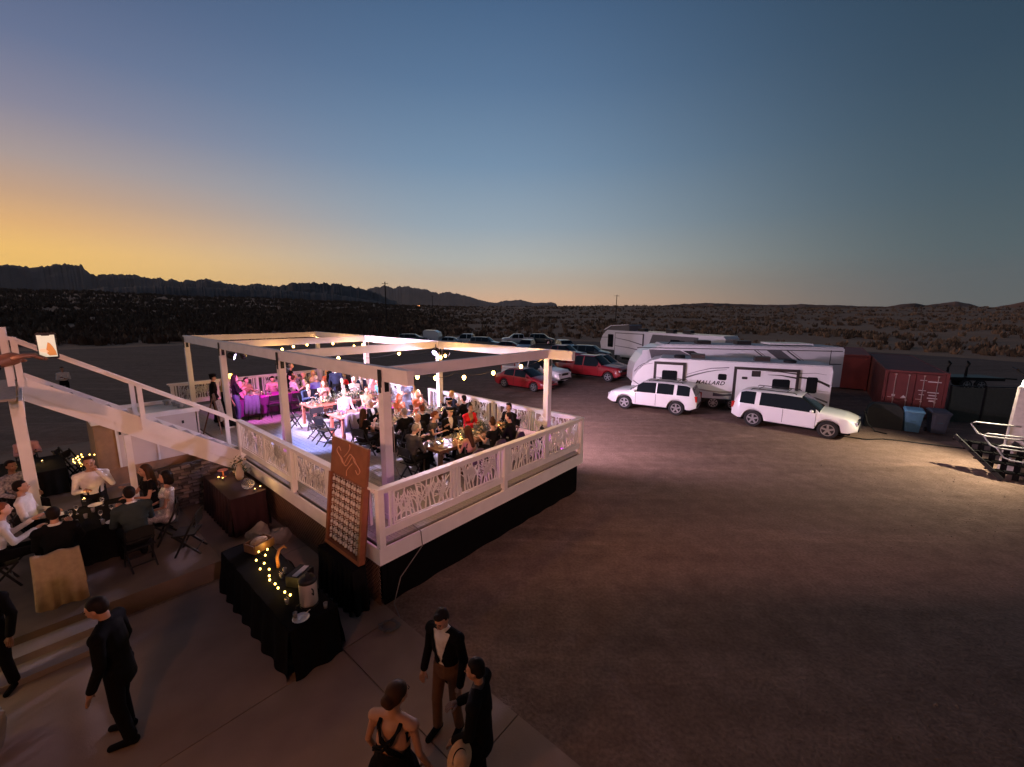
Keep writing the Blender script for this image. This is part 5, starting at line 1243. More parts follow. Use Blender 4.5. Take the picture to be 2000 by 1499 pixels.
def chair(kind, loc, rz, label, group='black folding chairs'):
    P = FC if kind == 'f' else RC
    if not used[kind]: used[kind] = True; P.location = loc; P.rotation_euler = (0,0,rz); P['label'] = label; P['group'] = group; return P
    return dup(P, loc, rz, label, group)
# facing angle helper in deck frame: 0 = +u, 90 = +v
def fr(deg): return TH+R(deg)-math.pi/2
def seat(desc, u, v, face, chairk='f', z=ZD, ch=True, hd=.0, **k):
    # u,v = where the head is; the seat stands a little behind it
    d_ = Vector((math.cos(R(face)), math.sin(R(face)))); pose = k.get('pose', 'sit_table'); off = {'sit_table': .13, 'sit_eat': .17, 'sit_talk': .09, 'sit_back': -.02, 'sit_turn': .07, 'sit_hand': .1}[pose]
    p = D(u-d_.x*off, v-d_.y*off, z); o = person(desc, p, fr(face), **k)
    if ch:
        s = ' '.join(desc.split()[:9])
        nm = 'black folding chair under the ' if chairk == 'f' else 'grey round backed chair under the '
        chair(chairk, D(u-d_.x*(off-.02), v-d_.y*(off-.02), z), fr(face), nm+s, 'black folding chairs' if chairk == 'f' else 'grey round backed chairs')
    return o
def standp(desc, u, v, face, z=ZD, **k): return person(desc, D(u, v, z), fr(face), **k)
# ------------------------------------------------------------------ guests on the deck
S = seat
# nearest long table (v 1.4 - 2.3)
S('man in dark grey suit bowed at the near end of the front table', 2.3, 2.05, 5, pose='sit_eat', outfit='suit', col='grey', hair='short', hc='grey', head=(.35,0))
S('bald bearded man facing the house at the front table', 3.0, 2.85, -95, pose='sit_talk', outfit='suit', col='black', hair='bald', hc='grey', head=(.2,0), skin='light')
S('woman with pinned auburn hair in a dark wrap, turned to her neighbour', 3.5, 2.75, -60, pose='sit_eat', fem=True, outfit='dress', col='grey', hair='bun', hc='auburn', head=(.25,.2))
S('man in dark suit with a white banded cap facing the house', 3.98, 2.65, -92, pose='sit_table', outfit='suit', col='black', hair='short', hc='brown', hat=('cap','black','cream'))
S('woman in a bright red jacket with dark hair piled up', 4.75, 2.62, -100, pose='sit_table', fem=True, outfit='suit', col='red', shirt='tan', hair='updo', hc='black')
S('woman with long dark hair, bare shoulders, back to the railing', 3.05, .95, 90, pose='sit_eat', chairk='r', fem=True, outfit='strap_dress', col='black', hair='long', hc='brown', head=(.2,-.2), skin='tan')
S('dark haired man in a black shirt leaning in near the front corner', 4.75, 1.1, 100, pose='sit_eat', chairk='r', outfit='shirt', col='black', hair='short', hc='black', head=(.1,.2))
S('tanned man with thick black hair at the right end of the front table', 5.6, 1.85, 182, pose='sit_table', outfit='suit', col='black', shirt='tan', hair='quiff', hc='black', skin='tan')
# second table (v 4.1 - 4.95)
S('broad man in a black suit seen from behind at the second table', 3.12, 3.65, 88, pose='sit_table', outfit='suit', col='black', hair='short', hc='grey')
S('auburn haired man in black, back to the camera beside the broad man', 3.72, 3.62, 95, pose='sit_eat', outfit='suit', col='black', hair='short', hc='auburn', head=(.15,0))
S('man with a white banded cap seen from behind at the second table', 4.85, 3.72, 92, pose='sit_table', outfit='suit', col='black', hair='short', hc='brown', hat=('cap','black','cream'))
S('blond man at the right end of the second table', 5.75, 4.65, 175, pose='sit_talk', outfit='suit', col='navy', hair='short', hc='blond')
S('woman with very long brown hair in a black dress, back to the sign board', 2.33, 4.41, 15, pose='sit_talk', fem=True, outfit='dress', col='black', hair='long', hc='brown')
S('white haired man in black suit facing the woman in the black dress', 3.1, 5.3, -70, pose='sit_talk', outfit='suit', col='black', hair='short', hc='white')
S('woman with bright red hair at the far side of the second table', 4.25, 5.5, -90, pose='sit_table', fem=True, outfit='dress', col='orange', hair='long', hc='red')
S('blonde woman in an orange top raising a hand to her face', 5.05, 5.55, -95, pose='sit_hand', fem=True, outfit='dress', col='orange', hair='bob', hc='blond')
standp('strawberry blonde woman in a slate dress standing behind the second table', 5.05, 6.2, -120, pose='stand_drink', fem=True, outfit='dress', col='slate', hair='bob', hc='pinkb')
S('guest in a white shirt at the far left of the second table', 3.55, 5.6, -85, pose='sit_talk', outfit='shirt', col='white', hair='short', hc='brown')
S('woman in lavender between the cream flower centrepieces and the steps', 5.0, 7.6, -95, pose='sit_eat', fem=True, outfit='dress', col='lav', hair='updo', hc='blond')
S('man in a dark jacket at the left far side of the garland table', 3.2, 9.95, -80, pose='sit_eat', outfit='suit', col='navy', hair='short', hc='brown')
S('woman with red brown hair in pink at the far side of the garland table', 3.85, 10.05, -95, pose='sit_talk', fem=True, outfit='dress', col='pink', hair='long', hc='auburn')
S('woman in pale blue with a blond updo at the back table corner', 5.9, 12.3, 180, pose='sit_talk', fem=True, outfit='dress', col='lav', hair='updo', hc='blond')
S('man in a white shirt with brown hair left of the back table', 3.6, 12.2, 5, pose='sit_table', outfit='shirt', col='white', hair='short', hc='brown')
S('woman in red with dark hair behind the navy suited man', 5.6, 11.45, 90, pose='sit_table', fem=True, outfit='dress', col='red', hair='long', hc='black')
S('woman in a white dress at the right end of the short table', 5.55, 6.6, 185, pose='sit_table', fem=True, outfit='dress', col='white', hair='long', hc='blond')
S('man in a black suit near the parking side railing at the second table', 5.5, 3.75, 100, pose='sit_talk', outfit='suit', col='black', hair='short', hc='black')
S('woman with brown hair pinned up, in black, nearest the front railing', 3.95, 1.0, 90, pose='sit_table', chairk='r', fem=True, outfit='dress', col='black', hair='updo', hc='brown')
standp('guest in a pink dress standing by the far parking side railing', 6.1, 10.2, 200, pose='stand_drink', fem=True, outfit='dress', col='pink', hair='long', hc='auburn')
# third and fourth tables
S('pink faced guest behind the short table with purple napkins', 3.4, 7.55, -90, pose='sit_back', outfit='shirt', col='pink', hair='short', hc='pinkb')
S('dark haired woman in cream at the short table near the steps', 4.25, 7.55, -88, pose='sit_table', fem=True, outfit='dress', col='cream', hair='bun', hc='brown')
S('smiling man in a charcoal jacket behind the greenery garland', 4.6, 9.98, -95, pose='sit_table', outfit='suit', col='black', hair='short', hc='grey')
S('white haired woman in a white blouse beyond the garland', 5.15, 10.05, -110, pose='sit_eat', fem=True, outfit='shirt', col='white', hair='bob', hc='white')
S('woman in a teal top at the right end of the garland table', 5.6, 9.0, 180, pose='sit_table', fem=True, outfit='dress', col='teal', hair='bob', hc='white')
S('guest in a dark pointed hood beyond the white blouse', 5.75, 10.6, -90, pose='sit_back', outfit='suit', col='navy', hair='short', hc='black')
# fifth table at the back (v ~12)
S('grey haired man in a blue shirt with his back to the house', 4.25, 11.55, 60, pose='sit_table', outfit='shirt', col='blue', hair='short', hc='white')
S('ruddy bald man in a white shirt at the back table', 4.25, 12.75, -20, pose='sit_back', outfit='shirt', col='white', hair='bald', hc='white', skin='light')
S('blonde woman in a cream dress at the back table', 4.85, 13.15, -80, pose='sit_table', fem=True, outfit='dress', col='cream', hair='bob', hc='blond')
S('woman with yellow blond hair near the standing navy suit', 5.45, 13.05, -90, pose='sit_eat', fem=True, outfit='dress', col='orange', hair='bob', hc='blond')
standp('man in a navy suit standing with his back to the house', 4.84, 11.0, 60, pose='stand', outfit='suit', col='navy', hair='short', hc='black')
standp('dark haired man standing just behind the navy suited man', 5.1, 11.9, -70, pose='stand', outfit='suit', col='black', hair='short', hc='black')
standp('server in a black dress reaching out with a bare arm', 3.9, 13.6, -30, pose='serve', fem=True, outfit='dress', col='black', hair='bun', hc='grey')
# purple table at the far left (v ~ 11.6 - 12.4)
standp('man in black with a dark cap standing by the far left post', .62, 11.9, -20, pose='stand', outfit='suit', col='black', shirt='black', hair='short', hc='black', hat=('cap','black','black'))
standp('fair haired woman in black beside the far left post', .72, 10.9, 20, pose='stand', fem=True, outfit='dress', col='black', hair='long', hc='blond')
standp('woman with long black hair standing with folded arms', 1.16, 11.3, -10, pose='stand_cross', fem=True, outfit='shirt', col='black', hair='long', hc='black', legs='denim')
S('guest in pale pink partly hidden behind the woman with folded arms', 1.6, 12.1, 10, pose='sit_back', fem=True, outfit='dress', col='pink', hair='bob', hc='pinkb')
S('dark haired man in a tan shirt talking at the purple table', 2.05, 12.95, -60, pose='sit_talk', outfit='shirt', col='tan', hair='quiff', hc='black')
S('man in a pink shirt leaning over the purple table', 2.95, 12.75, -115, pose='sit_eat', outfit='shirt', col='pink', hair='short', hc='black', head=(.3,0))
S('dark clad guest at the far end of the purple table', 3.55, 12.4, 185, pose='sit_table', outfit='suit', col='black', hair='short', hc='black')
# empty chairs
for (u, v, f, d_) in ((2.15,7.1,-5,'empty black folding chair at the left end of the short purple napkin table'),(2.1,6.35,10,'empty black folding chair nearest the blue lit floor'),(2.15,8.9,0,'empty black folding chair at the left end of the garland table'),(2.55,8.05,85,'empty black folding chair pushed to the near side of the garland table'),(3.3,8.0,92,'empty black folding chair on the near side of the garland table, middle'),(4.2,8.0,88,'empty black folding chair on the near side of the garland table, right'),(2.4,11.25,90,'empty black folding chair turned to the purple table by the left post'),(3.2,11.2,95,'empty black folding chair at the near right of the purple table'),(5.55,.75,140,'empty black folding chair in the front right corner of the deck'),(3.3,5.85,-80,'empty black folding chair between the second and the short table')):
    chair('f', D(u, v, ZD), fr(f), d_)
# pale blue shawl over a chair, coat over a chair
def drape(name, label, cat, loc, rz, m, w=.5, zt=.92, zb=.4, back=.25, front=.25, seed=1, seatd=0):
    t = thing(name, label, cat, loc, rz); prof = [(-.30-back*.4, zb), (-.27, zb+(zt-zb)*.6), (-.245, zt-.02), (-.21, zt+.012), (-.17, zt-.03), (-.165, zb+(zt-zb)*.55), (-.14, zb+.2)]
    n = 14; vs = []; fs = []
    for j, (y, z) in enumerate(prof):
        for i in range(n+1):
            s = -w/2+w*i/n; vs.append((s*(1+.12*(zt-z)), y+.022*math.sin(i*1.9+seed+j*.3)*(1 if z < zt-.05 else .3), z-.02*math.cos(i*.8+seed)-(.03*abs(math.sin(i*.9+seed)) if j in (0, len(prof)-1) else 0)))
    for j in range(len(prof)-1):
        for i in range(n): q = j*(n+1)+i; fs.append((q, q+1, q+n+2, q+n+1))
    b = MB().add(vs, fs); o = b.build('cloth', m, t, smooth=True); md = o.modifiers.new('s', 'SOLIDIFY'); md.thickness = .012; return t
drape('shawl', 'pale blue shawl draped over a chair back behind the long haired woman', 'shawl', D(2.75, 5.55, ZD), fr(-100), K['lav'], .62, .97, .35); chair('f', D(2.75, 5.55, ZD), fr(-100), 'black folding chair carrying the pale blue shawl')
drape('coat', 'grey and white coat hung over the back of a chair at the purple table', 'coat', D(1.75, 11.4, ZD), fr(60), K['slate'], .5, .95, .3); chair('f', D(1.75, 11.4, ZD), fr(60), 'black folding chair carrying the grey coat')

# ------------------------------------------------------------------ tables on the deck
redwood = mat('table_redwood', (.34,.12,.08), .5, col2=(.24,.075,.05), scale=8, bump=.1); oak = mat('table_brown', (.2,.1,.05), .5, col2=(.13,.065,.03), scale=8, bump=.1)
purp = cloth('purple', (.45,.03,.42), .6); napk = cloth('plum', (.2,.03,.18), .6); plate_m = mat('china', (.7,.68,.66), .2)
def table(label, u0, u1, v0, v1, m, z=ZD, legs='post', planks=5):
    t = thing('dining_table', label, 'table', D((u0+u1)/2, (v0+v1)/2, z), TH); a, b_ = (u1-u0)/2, (v1-v0)/2
    for i in range(planks):
        w = 2*b_/planks; MB().box((0, -b_+w*(i+.5), .745), (2*a, w-.008, .035)).build('plank', m, t)
    MB().box((0, 0, .69), (2*a-.16, 2*b_-.14, .075)).build('apron', m, t)
    for x in (-a+.1, a-.1):
        for y in (-b_+.1, b_-.1): MB().box((x, y, .33), (.09, .09, .66)).build('leg', m, t)
    return t
wg = MB().lathe([(.03,0),(.03,.004),(.004,.01),(.004,.08),(.03,.105),(.037,.14),(.03,.185)], (0,0,0), 9).mesh('wine_glass', clear_glass, True)
tb = MB().lathe([(.028,0),(.033,.09),(.031,.09),(.027,.008)], (0,0,0), 9).mesh('tumbler', mat('water_glass', (.8,.82,.85), .05, trans=.7), True)
pl_ = MB().lathe([(.06,0),(.08,.004),(.125,.016),(.12,.018),(.075,.008),(.01,.007)], (0,0,0), 18).mesh('plate', plate_m, True)
pl2 = MB().lathe([(.05,0),(.1,.012),(.095,.014),(.01,.005)], (0,0,0), 14).mesh('food', mat('food', (.35,.2,.08), .7, col2=(.12,.16,.04), scale=30), True)
leaf = [mat('leaf_green', (.055,.085,.03), .6, var=.3), mat('leaf_sage', (.16,.2,.15), .6, var=.3), mat('petal_cream', (.6,.5,.36), .6, var=.2)]
def foliage(label, c, lx, ly, h, n, rz=TH, sc_=1, flowers=.12, seed=1, vase=True, dark=False):
    rnd = random.Random(seed); t = thing('centrepiece', label, 'centrepiece', c, rz, 'greenery centrepieces'); b = MB()
    for i in range(n):
        x = rnd.gauss(0, lx*.42); y = rnd.gauss(0, ly*.42); z = abs(rnd.gauss(0, .5))*h*(1-min(.7, abs(x)/lx*.7))+.03; s = rnd.uniform(.025, .055)*sc_
        k = 2 if rnd.random() < flowers else (0 if rnd.random() < .5 or dark else 1)
        M = Matrix.Rotation(rnd.uniform(0, 6.28), 3, 'Z')@Matrix.Rotation(rnd.uniform(-1, 1), 3, 'X')@Matrix.Rotation(rnd.uniform(-.6, .6), 3, 'Y')
        q = [Vector((x, y, z))+M@Vector(p)*s for p in ((-.35,0,0),(0,-1,.1),(.35,0,0),(0,1,.15))]
        b.add(q, [(0,1,2,3)], k)
        if k == 2: b.ell(Vector((x, y, z)), (s*.6,)*3, 6, 4, mi=2)
    stuff(b.build('leaves', leaf, t))
    if vase: MB().lathe([(.03,0),(.05,.03),(.045,.1),(.03,.13)], (0,0,0), 10).build('vase', clear_glass, t, smooth=True)
    return t
CN = MB().lathe([(.022,0),(.026,.05),(.024,.05),(.012,.03)], (0,0,0), 8)
def candle(label, p, e=2.2, group='lit candles', h=.0):
    t = thing('candle', label, 'candle', p, 0, group)
    MB().lathe([(.028,0),(.034,.07),(.031,.07),(.026,.006)], (0,0,0), 10).build('holder', clear_glass, t, smooth=True)
    MB().ell((0,0,.05), (.014,.014,.026), 8, 6).build('flame', candle_mat, t, smooth=True)
    if e: lamp('POINT', (0,0,.12), e, (1,.55,.18), t, .02, name='candle_light')
ORD = ['first', 'second', 'third', 'fourth', 'fifth', 'sixth']
def settings(tname, u0, u1, v0, v1, z, seed, n, purple=True, glasses=2):
    rnd = random.Random(seed); zt = z+.765
    for i in range(n):
        u = u0+.3+(u1-u0-.6)*i/(n-1)
        for v, sd, sn in ((v0+.2, 1, 'near side'), (v1-.2, -1, 'far side')):
            o = obj('plate', pl_, None, D(u+rnd.uniform(-.03,.03), v, zt)); tag(o, 'white dinner plate, %s from the left on the %s of the %s' % (ORD[i], sn, tname), 'plate', 'plates on the '+tname)
            obj('food', pl2, o, (0,0,.012)).rotation_euler = (0,0,rnd.random()*6)
            for g in range(glasses):
                k = rnd.random() < .6; du = ((-.14, .14) if glasses == 2 else (-.15, 0, .15, .23))[g]
                o = obj('wine_glass' if k else 'tumbler', wg if k else tb, None, D(u+du+rnd.uniform(-.03,.03), v+sd*rnd.uniform(.17,.27), zt))
                tag(o, '%s %s the %s plate, %s of the %s' % ('stemmed glass' if k else 'tumbler', 'left behind' if du < 0 else 'behind' if du == 0 else 'right behind' if du < .2 else 'far right behind', ORD[i], sn, tname), 'glass', ('wine glasses on the ' if k else 'tumblers on the ')+tname)
            if purple:
                nk = thing('napkin', 'purple napkin, %s from the left, hanging over the %s of the %s' % (ORD[i], sn, tname), 'napkin', D(u+.2, (v0 if sd > 0 else v1), z), TH, 'napkins on the '+tname)
                MB().box((0, sd*.09, .772), (.2, .22, .008)).build('top', purp, nk); curtain('drop', (-.1, -sd*.012, 0), (.1, -sd*.012, 0), .42, .775, purp, nk, amp=.012, per=.1, nz=3)
table('long brown wooden table nearest the front railing, lit gold by candles', 2.55, 5.6, 1.42, 2.28, oak)
table('second long brown table crowded with black suited guests', 2.75, 5.6, 4.15, 5.0, oak)
table('short reddish table with bright purple napkins in the middle of the deck', 2.52, 5.2, 6.15, 7.1, redwood)
table('reddish table with a long greenery garland beyond the short one', 2.6, 5.4, 8.3, 9.4, redwood)
table('back table in front of the cream dressed women', 4.0, 6.0, 11.8, 12.6, redwood)
for a in (('front table', 2.55, 5.6, 1.42, 2.28, ZD, 1, 5, False, 3), ('second table', 2.75, 5.6, 4.15, 5.0, ZD, 2, 5, False, 3), ('short middle table', 2.52, 5.2, 6.15, 7.1, ZD, 3, 4, True, 3), ('garland table', 2.6, 5.4, 8.3, 9.4, ZD, 4, 4, False, 4), ('back table', 4.0, 6.0, 11.8, 12.6, ZD, 5, 3, True, 2)): settings(*a)
# cloth table: magenta stage light put into the top's purple, shade into its sides
pt = thing('dining_table', 'far left table with magenta light coloured into its floor-length purple cloth', 'table', D(2.4, 12.0, ZD), TH)
MB().box((0,0,.75), (2.3,.9,.03)).build('tabletop', purp, pt)
for a_, b_ in (((-1.16,-.46,0),(1.16,-.46,0)),((1.16,-.46,0),(1.16,.46,0)),((1.16,.46,0),(-1.16,.46,0)),((-1.16,.46,0),(-1.16,-.46,0))): curtain('cloth_side', a_, b_, .12, .765, mat('plum_shade', (.1,.01,.1), .7), pt, amp=.03, per=.25, flare=.04)
settings('purple cloth table', 1.3, 3.5, 11.55, 12.45, ZD, 6, 3, False, 3)
zt = ZD+.765
foliage('yellow green centrepiece glowing by candles on the front table', D(3.7,1.8,zt), .55, .22, .3, 260, seed=1, flowers=.1)
foliage('tall dark red and green centrepiece on the front table', D(4.55,1.9,zt), .35, .2, .45, 220, seed=2, dark=True)
foliage('cream flower centrepiece at the left of the second table', D(3.5,4.6,zt), .35, .22, .4, 260, seed=3, flowers=.3)
foliage('cream flower centrepiece at the right of the second table', D(4.8,4.6,zt), .4, .22, .42, 280, seed=4, flowers=.35)
foliage('long eucalyptus garland running down the garland table', D(4.1,8.9,zt), 1.5, .26, .28, 900, seed=5, flowers=.06, vase=False, sc_=1.2)
foliage('small pale centrepiece on the short middle table', D(4.3,6.6,zt), .3, .2, .25, 160, seed=6, flowers=.3)
foliage('cream flowers on the back table', D(5.1,12.2,zt), .4, .2, .3, 160, seed=7, flowers=.5)
foliage('small flower posy on the purple cloth table', D(2.1,12.0,zt), .25, .2, .3, 120, seed=8, flowers=.4)
for i, (u, v, w_, e) in enumerate(((3.0,1.85,'candle at the left end of the front table',3.2),(3.45,1.65,'candle before the yellow green centrepiece',3.5),(4.15,1.95,'candle between the two front table centrepieces',2.5),(5.1,1.8,'candle at the right end of the front table',2),(3.2,4.5,'candle at the left end of the second table',3),(4.2,4.55,'candle between the cream flower centrepieces',4),(5.2,4.5,'candle at the right end of the second table',2),(3.2,8.8,'candle at the left end of the garland',1),(5.15,12.0,'candle on the back table',2),(2.0,12.1,'candle on the purple cloth table',2),(4.55,12.3,'second candle on the back table',2.5))):
    candle('small lit '+w_, D(u, v, zt), e)
# ---- warm lantern globe standing beyond the purple table
lg = thing('standing_lantern', 'warm globe lantern on a thin stand beyond the purple table', 'lantern', D(1.95, 14.6, ZD)); MB().tube([(0,0,0),(0,0,1.2)], .015, 6).build('stand', black_metal, lg); MB().ell((0,0,1.3), (.1,.1,.12), 12, 8).build('globe', mat('lantern_globe', (.9,.7,.3), .4, emit=(1,.55,.12), es=4), lg, smooth=True); lamp('POINT', (0,0,1.55), 12, (1,.6,.2), lg, .08)
# easel leaning at the left edge of the deck
ea = thing('menu_easel', 'framed menu board leaning on a dark easel beside the stair foot', 'easel', D(.3, 10.2, ZD), TH+R(60))
for s in (-.25, .25): MB().bar((s, -.1, 0), (s*.2, .1, 1.35), .035, .035).build('leg', wood_dark, ea)
MB().bar((0,.5,0), (0,.1,1.3), .035, .035).build('leg', wood_dark, ea); MB().box((0,-.06,.78), (.5,.03,.7), M=Matrix.Rotation(-.15,3,'X')).build('board', mat('menu_board', (.35,.33,.32), .5, col2=(.06,.06,.07), scale=9), ea)
# cord down the near pergola post and along the fascia
MB().tube([D(PU+.1,PV-.02,PZ-.3),D(PU+.13,PV-.06,3.2),D(PU+.12,PV-.1,2.3),D(PU+.3,PV-.3,1.5),D(.75,.15,1.3),D(.8,-.1,1.2),D(.82,-.11,.9),D(.3,-.12,.5),D(.1,-.18,.1),D(.0,-.5,.05)], .009, 5).build('power_cord', mat('cord_grey', (.2,.18,.17), .6), None); tag(bpy.data.objects['power_cord'], 'thin pale power cord hanging down the nearest pergola post and fascia', 'cord')
cc = MB(); rnd = random.Random(4); c0 = D(-.25,-.55,.045); pts = [c0+Vector((math.cos(k*.5)*(.12+.012*(k%7)), math.sin(k*.5)*(.1+.01*(k%5)), .006*(k%9))) for k in range(60)]
cc.tube(pts, .008, 5).build('coiled_cord', mat('cord_white', (.16,.15,.15), .6), None); tag(bpy.data.objects['coiled_cord'], 'loose coil of pale cord on the patio by the deck corner', 'cord')
# ------------------------------------------------------------------ platform dining group
ZP = .36
def round_cloth_table(label, u0, u1, v0, v1, z, m=black_cloth, h=.75, rz=TH, drop=.08, topm=None):
    t = thing('dining_table', label, 'table', D((u0+u1)/2, (v0+v1)/2, z), rz); a, b_ = (u1-u0)/2, (v1-v0)/2
    MB().box((0,0,h-.015), (2*a, 2*b_, .03)).build('tabletop', topm or m, t)
    for p, q in (((-a,-b_,0),(a,-b_,0)),((a,-b_,0),(a,b_,0)),((a,b_,0),(-a,b_,0)),((-a,b_,0),(-a,-b_,0))): curtain('cloth_side', p, q, drop, h+.004, m, t, amp=.03, per=.22, flare=.05)
    return t
round_cloth_table('table draped in black on the raised platform, crowded with glasses', -3.85, -2.6, 4.85, 6.4, ZP, topm=black_cloth)
for i, (u, v, w_) in enumerate(((-3.55,6.1,'left of the star candle'),(-3.4,5.98,'just before the star candle, left'),(-3.0,6.1,'right of the star candle'),(-3.3,5.6,'at the very middle of the table'),(-3.6,5.4,'on the left half, near the man in pleats'),(-3.1,5.3,'near the middle toward the teal jacket'),(-2.85,5.75,'before the long haired woman, far one'),(-3.5,5.72,'left of the middle glass'),(-2.85,5.2,'between the teal jacket and the silver top'),(-3.17,5.85,'behind the middle glass'),(-3.68,5.85,'at the left rim of the table'),(-2.92,5.5,'before the long haired woman, near one'),(-3.1,5.0,'at the near rim by the teal jacket'),(-3.45,5.1,'at the near rim by the cream shawl chair'))):
    o = obj('wine_glass' if i % 3 else 'tumbler', wg if i % 3 else tb, None, D(u, v, ZP+.755)); tag(o, ('stemmed glass' if i % 3 else 'tumbler')+' on the platform table '+w_, 'glass', 'glasses on the platform table')
for i, (u, v, w_) in enumerate(((-3.1,6.25,'before the man with braces'),(-3.65,6.2,'before the man in the pleated white shirt'),(-2.75,5.45,'before the long haired woman'),(-3.7,5.15,'before the man at the left edge'),(-2.95,4.98,'before the man in the dark teal jacket'))):
    o = obj('plate', pl_, None, D(u, v, ZP+.755)); tag(o, 'white plate on the platform table '+w_, 'plate')
VN = .016
S('man in a pleated white shirt looking right at the platform table', -4.05, 6.42, -15, z=ZP, pose='sit_back', outfit='shirt', col='white', hair='short', hc='black', skin='tan', vox=VN, scale=1.12)
S('heavy man in a white shirt with dark braces at the head of the platform table', -3.06, 6.95, -92, z=ZP, pose='sit_hand', outfit='shirt', col='white', hair='short', hc='brown', skin='tan', vox=VN, scale=1.2)
S('woman with long brown hair on the right side of the platform table', -2.3, 5.75, 190, z=ZP, pose='sit_talk', fem=True, outfit='dress', col='black', hair='long', hc='brown', skin='tan', vox=VN, scale=1.12)
S('woman in a glittering silver top near the folding chair', -2.1, 4.95, 170, z=ZP, pose='sit_back', fem=True, outfit='dress', col='sparkle', hair='bob', hc='black', skin='tan', vox=VN, scale=1.12)
S('man in a dark teal jacket with his back to the camera', -2.72, 4.35, 95, z=ZP, pose='sit_eat', outfit='suit', col='teald', hair='short', hc='black', skin='tan', vox=VN, scale=1.15)
S('bald fair man in a white shirt at the left edge, facing right', -4.32, 5.25, 5, z=ZP, pose='sit_eat', outfit='shirt', col='white', hair='short', hc='auburn', skin='light', vox=VN, scale=1.12)
S('person in black seated on the chair that carries the cream shawl', -3.72, 4.3, 85, z=ZP, pose='sit_talk', outfit='suit', col='black', hair='short', hc='black', skin='tan', vox=VN, scale=1.12)
S('person in a patterned blue and white shirt behind the platform table', -4.2, 8.3, -60, z=ZP, pose='sit_back', outfit='shirt', col='patt', hair='short', hc='black', skin='brown', vox=VN, scale=1.12)
MB().bar((-.075,.128,.62), (-.1,.085,1.06), .03, .01).bar((.075,.128,.62), (.1,.085,1.06), .03, .01).build('braces', K['black'], [o for o in bpy.data.objects if o.name.startswith('person') and 'braces' in o.get('label','')][0])
drape('shawl', 'long cream shawl hanging over the chair back nearest the patio', 'shawl', D(-3.76, 4.02, ZP-.03), fr(85), cloth('shawl_tan', (.42,.31,.2)), .56, .98, .1, seed=3)
chair('f', D(-1.95, 4.1, ZP), fr(150), 'empty black folding chair at the right corner of the raised platform')
chair('f', D(-3.1, 11.3, ZP), fr(-30), 'black folding chair standing left of the storage cabin')
chair('f', D(-3.25, 11.75, ZP), fr(-20), 'black folding chair farthest left beside the storage cabin')
round_cloth_table('background table in black cloth beyond the platform diners', -4.9, -3.35, 9.9, 11.6, ZP)
candle('fat cream candle on the background platform table', D(-3.75, 10.9, ZP+.755), 2.5)
candle('tea light beside the fat cream candle', D(-4.1, 10.6, ZP+.755), 1.5)
S('pink clad guest behind the background platform table', -4.0, 12.3, -80, z=ZP, pose='sit_table', outfit='shirt', col='pink', hair='short', hc='black', skin='brown')
cd = thing('candelabra', 'branching stand of tiny warm star lights behind the platform diners', 'candelabra', D(-3.08, 8.9, ZP)); b = MB(); gl = MB(); rnd = random.Random(12)
b.tube([(0,0,0),(0,0,1.0)], .014, 6)
for k in range(26):
    a = rnd.uniform(0, 6.28); r_ = rnd.uniform(.03, .25); z = rnd.uniform(1.02, 1.38)-r_*.5; p = Vector((r_*math.cos(a), r_*math.sin(a), z)); b.tube([(0,0,.92), (p.x*.6, p.y*.6, z-.08), tuple(p)], .004, 4); gl.ell(p, (.014,.014,.018), 6, 5)
b.lathe([(.15,0),(.15,.02),(.02,.03)], (0,0,0), 12); b.build('stand', black_metal, cd); gl.build('star_lights', candle_mat, cd); lamp('POINT', (0,-.1,1.3), 8, (1,.6,.18), cd, .12)
candle('single star candle held in a glass at the middle of the platform table', D(-3.25, 6.35, ZP+.765+.1), 3)
person('man in a white shirt standing alone in the dark beyond the stair', (-26.6, 24.3, 0), R(-130), pose='stand_cross', outfit='shirt', col='white', hair='short', hc='black', skin='tan', scale=1.1)
# ------------------------------------------------------------------ patio: coffee bar, burgundy bar, boulders
cb = thing('coffee_table', 'long narrow table in ruffled black cloth on the patio, strung with fairy lights', 'table', D(-1.37, 1.2, .03), TH)
MB().box((0,0,.74), (.72,3.1,.03)).build('tabletop', black_cloth, cb)
for p, q in (((-.36,-1.55,0),(.36,-1.55,0)),((.36,-1.55,0),(.36,1.55,0)),((.36,1.55,0),(-.36,1.55,0)),((-.36,1.55,0),(-.36,-1.55,0))): curtain('cloth_side', p, q, .0, .765, black_cloth, cb, amp=.03, per=.43, flare=.09, nz=8)
fly = thing('fairy_lights', 'trail of small yellow fairy lights along the black coffee table', 'fairy lights', (0,0,0))
fp = [(-1.08,2.24),(-1.14,2.12),(-1.28,2.16),(-1.24,1.94),(-1.41,1.89),(-1.35,1.68),(-1.46,1.55),(-1.36,1.42),(-1.43,1.22),(-1.47,1.09),(-1.45,.91),(-1.46,.76),(-1.43,.57),(-1.4,.43)]
MB().tube([D(u, v, .8) for u, v in fp], .003, 4).build('wire', black_metal, fly)
for u, v in fp: MB().ell(D(u, v, .82), (.017,.017,.021), 8, 6).build('bulb', candle_mat, fly, smooth=True)
for u, v in (fp[1], fp[6], fp[9], fp[12]): lamp('POINT', D(u, v, .9), .9, (1,.6,.15), fly, .03)
ur = thing('coffee_urn', 'tall steel coffee urn with a black lid at the near end of the black table', 'coffee urn', D(-1.28, .02, .79), TH)
MB().lathe([(.12,0),(.13,.02),(.13,.36),(.125,.38)], (0,0,.03), 20).build('tank', steel, ur, smooth=False); MB().lathe([(.132,.4),(.135,.44),(.1,.48),(.03,.5),(.03,.53),(.01,.54)], (0,0,0), 20).build('lid', black_plastic, ur, smooth=True)
MB().lathe([(.13,0),(.14,.03)], (0,0,0), 20).build('base', black_plastic, ur)
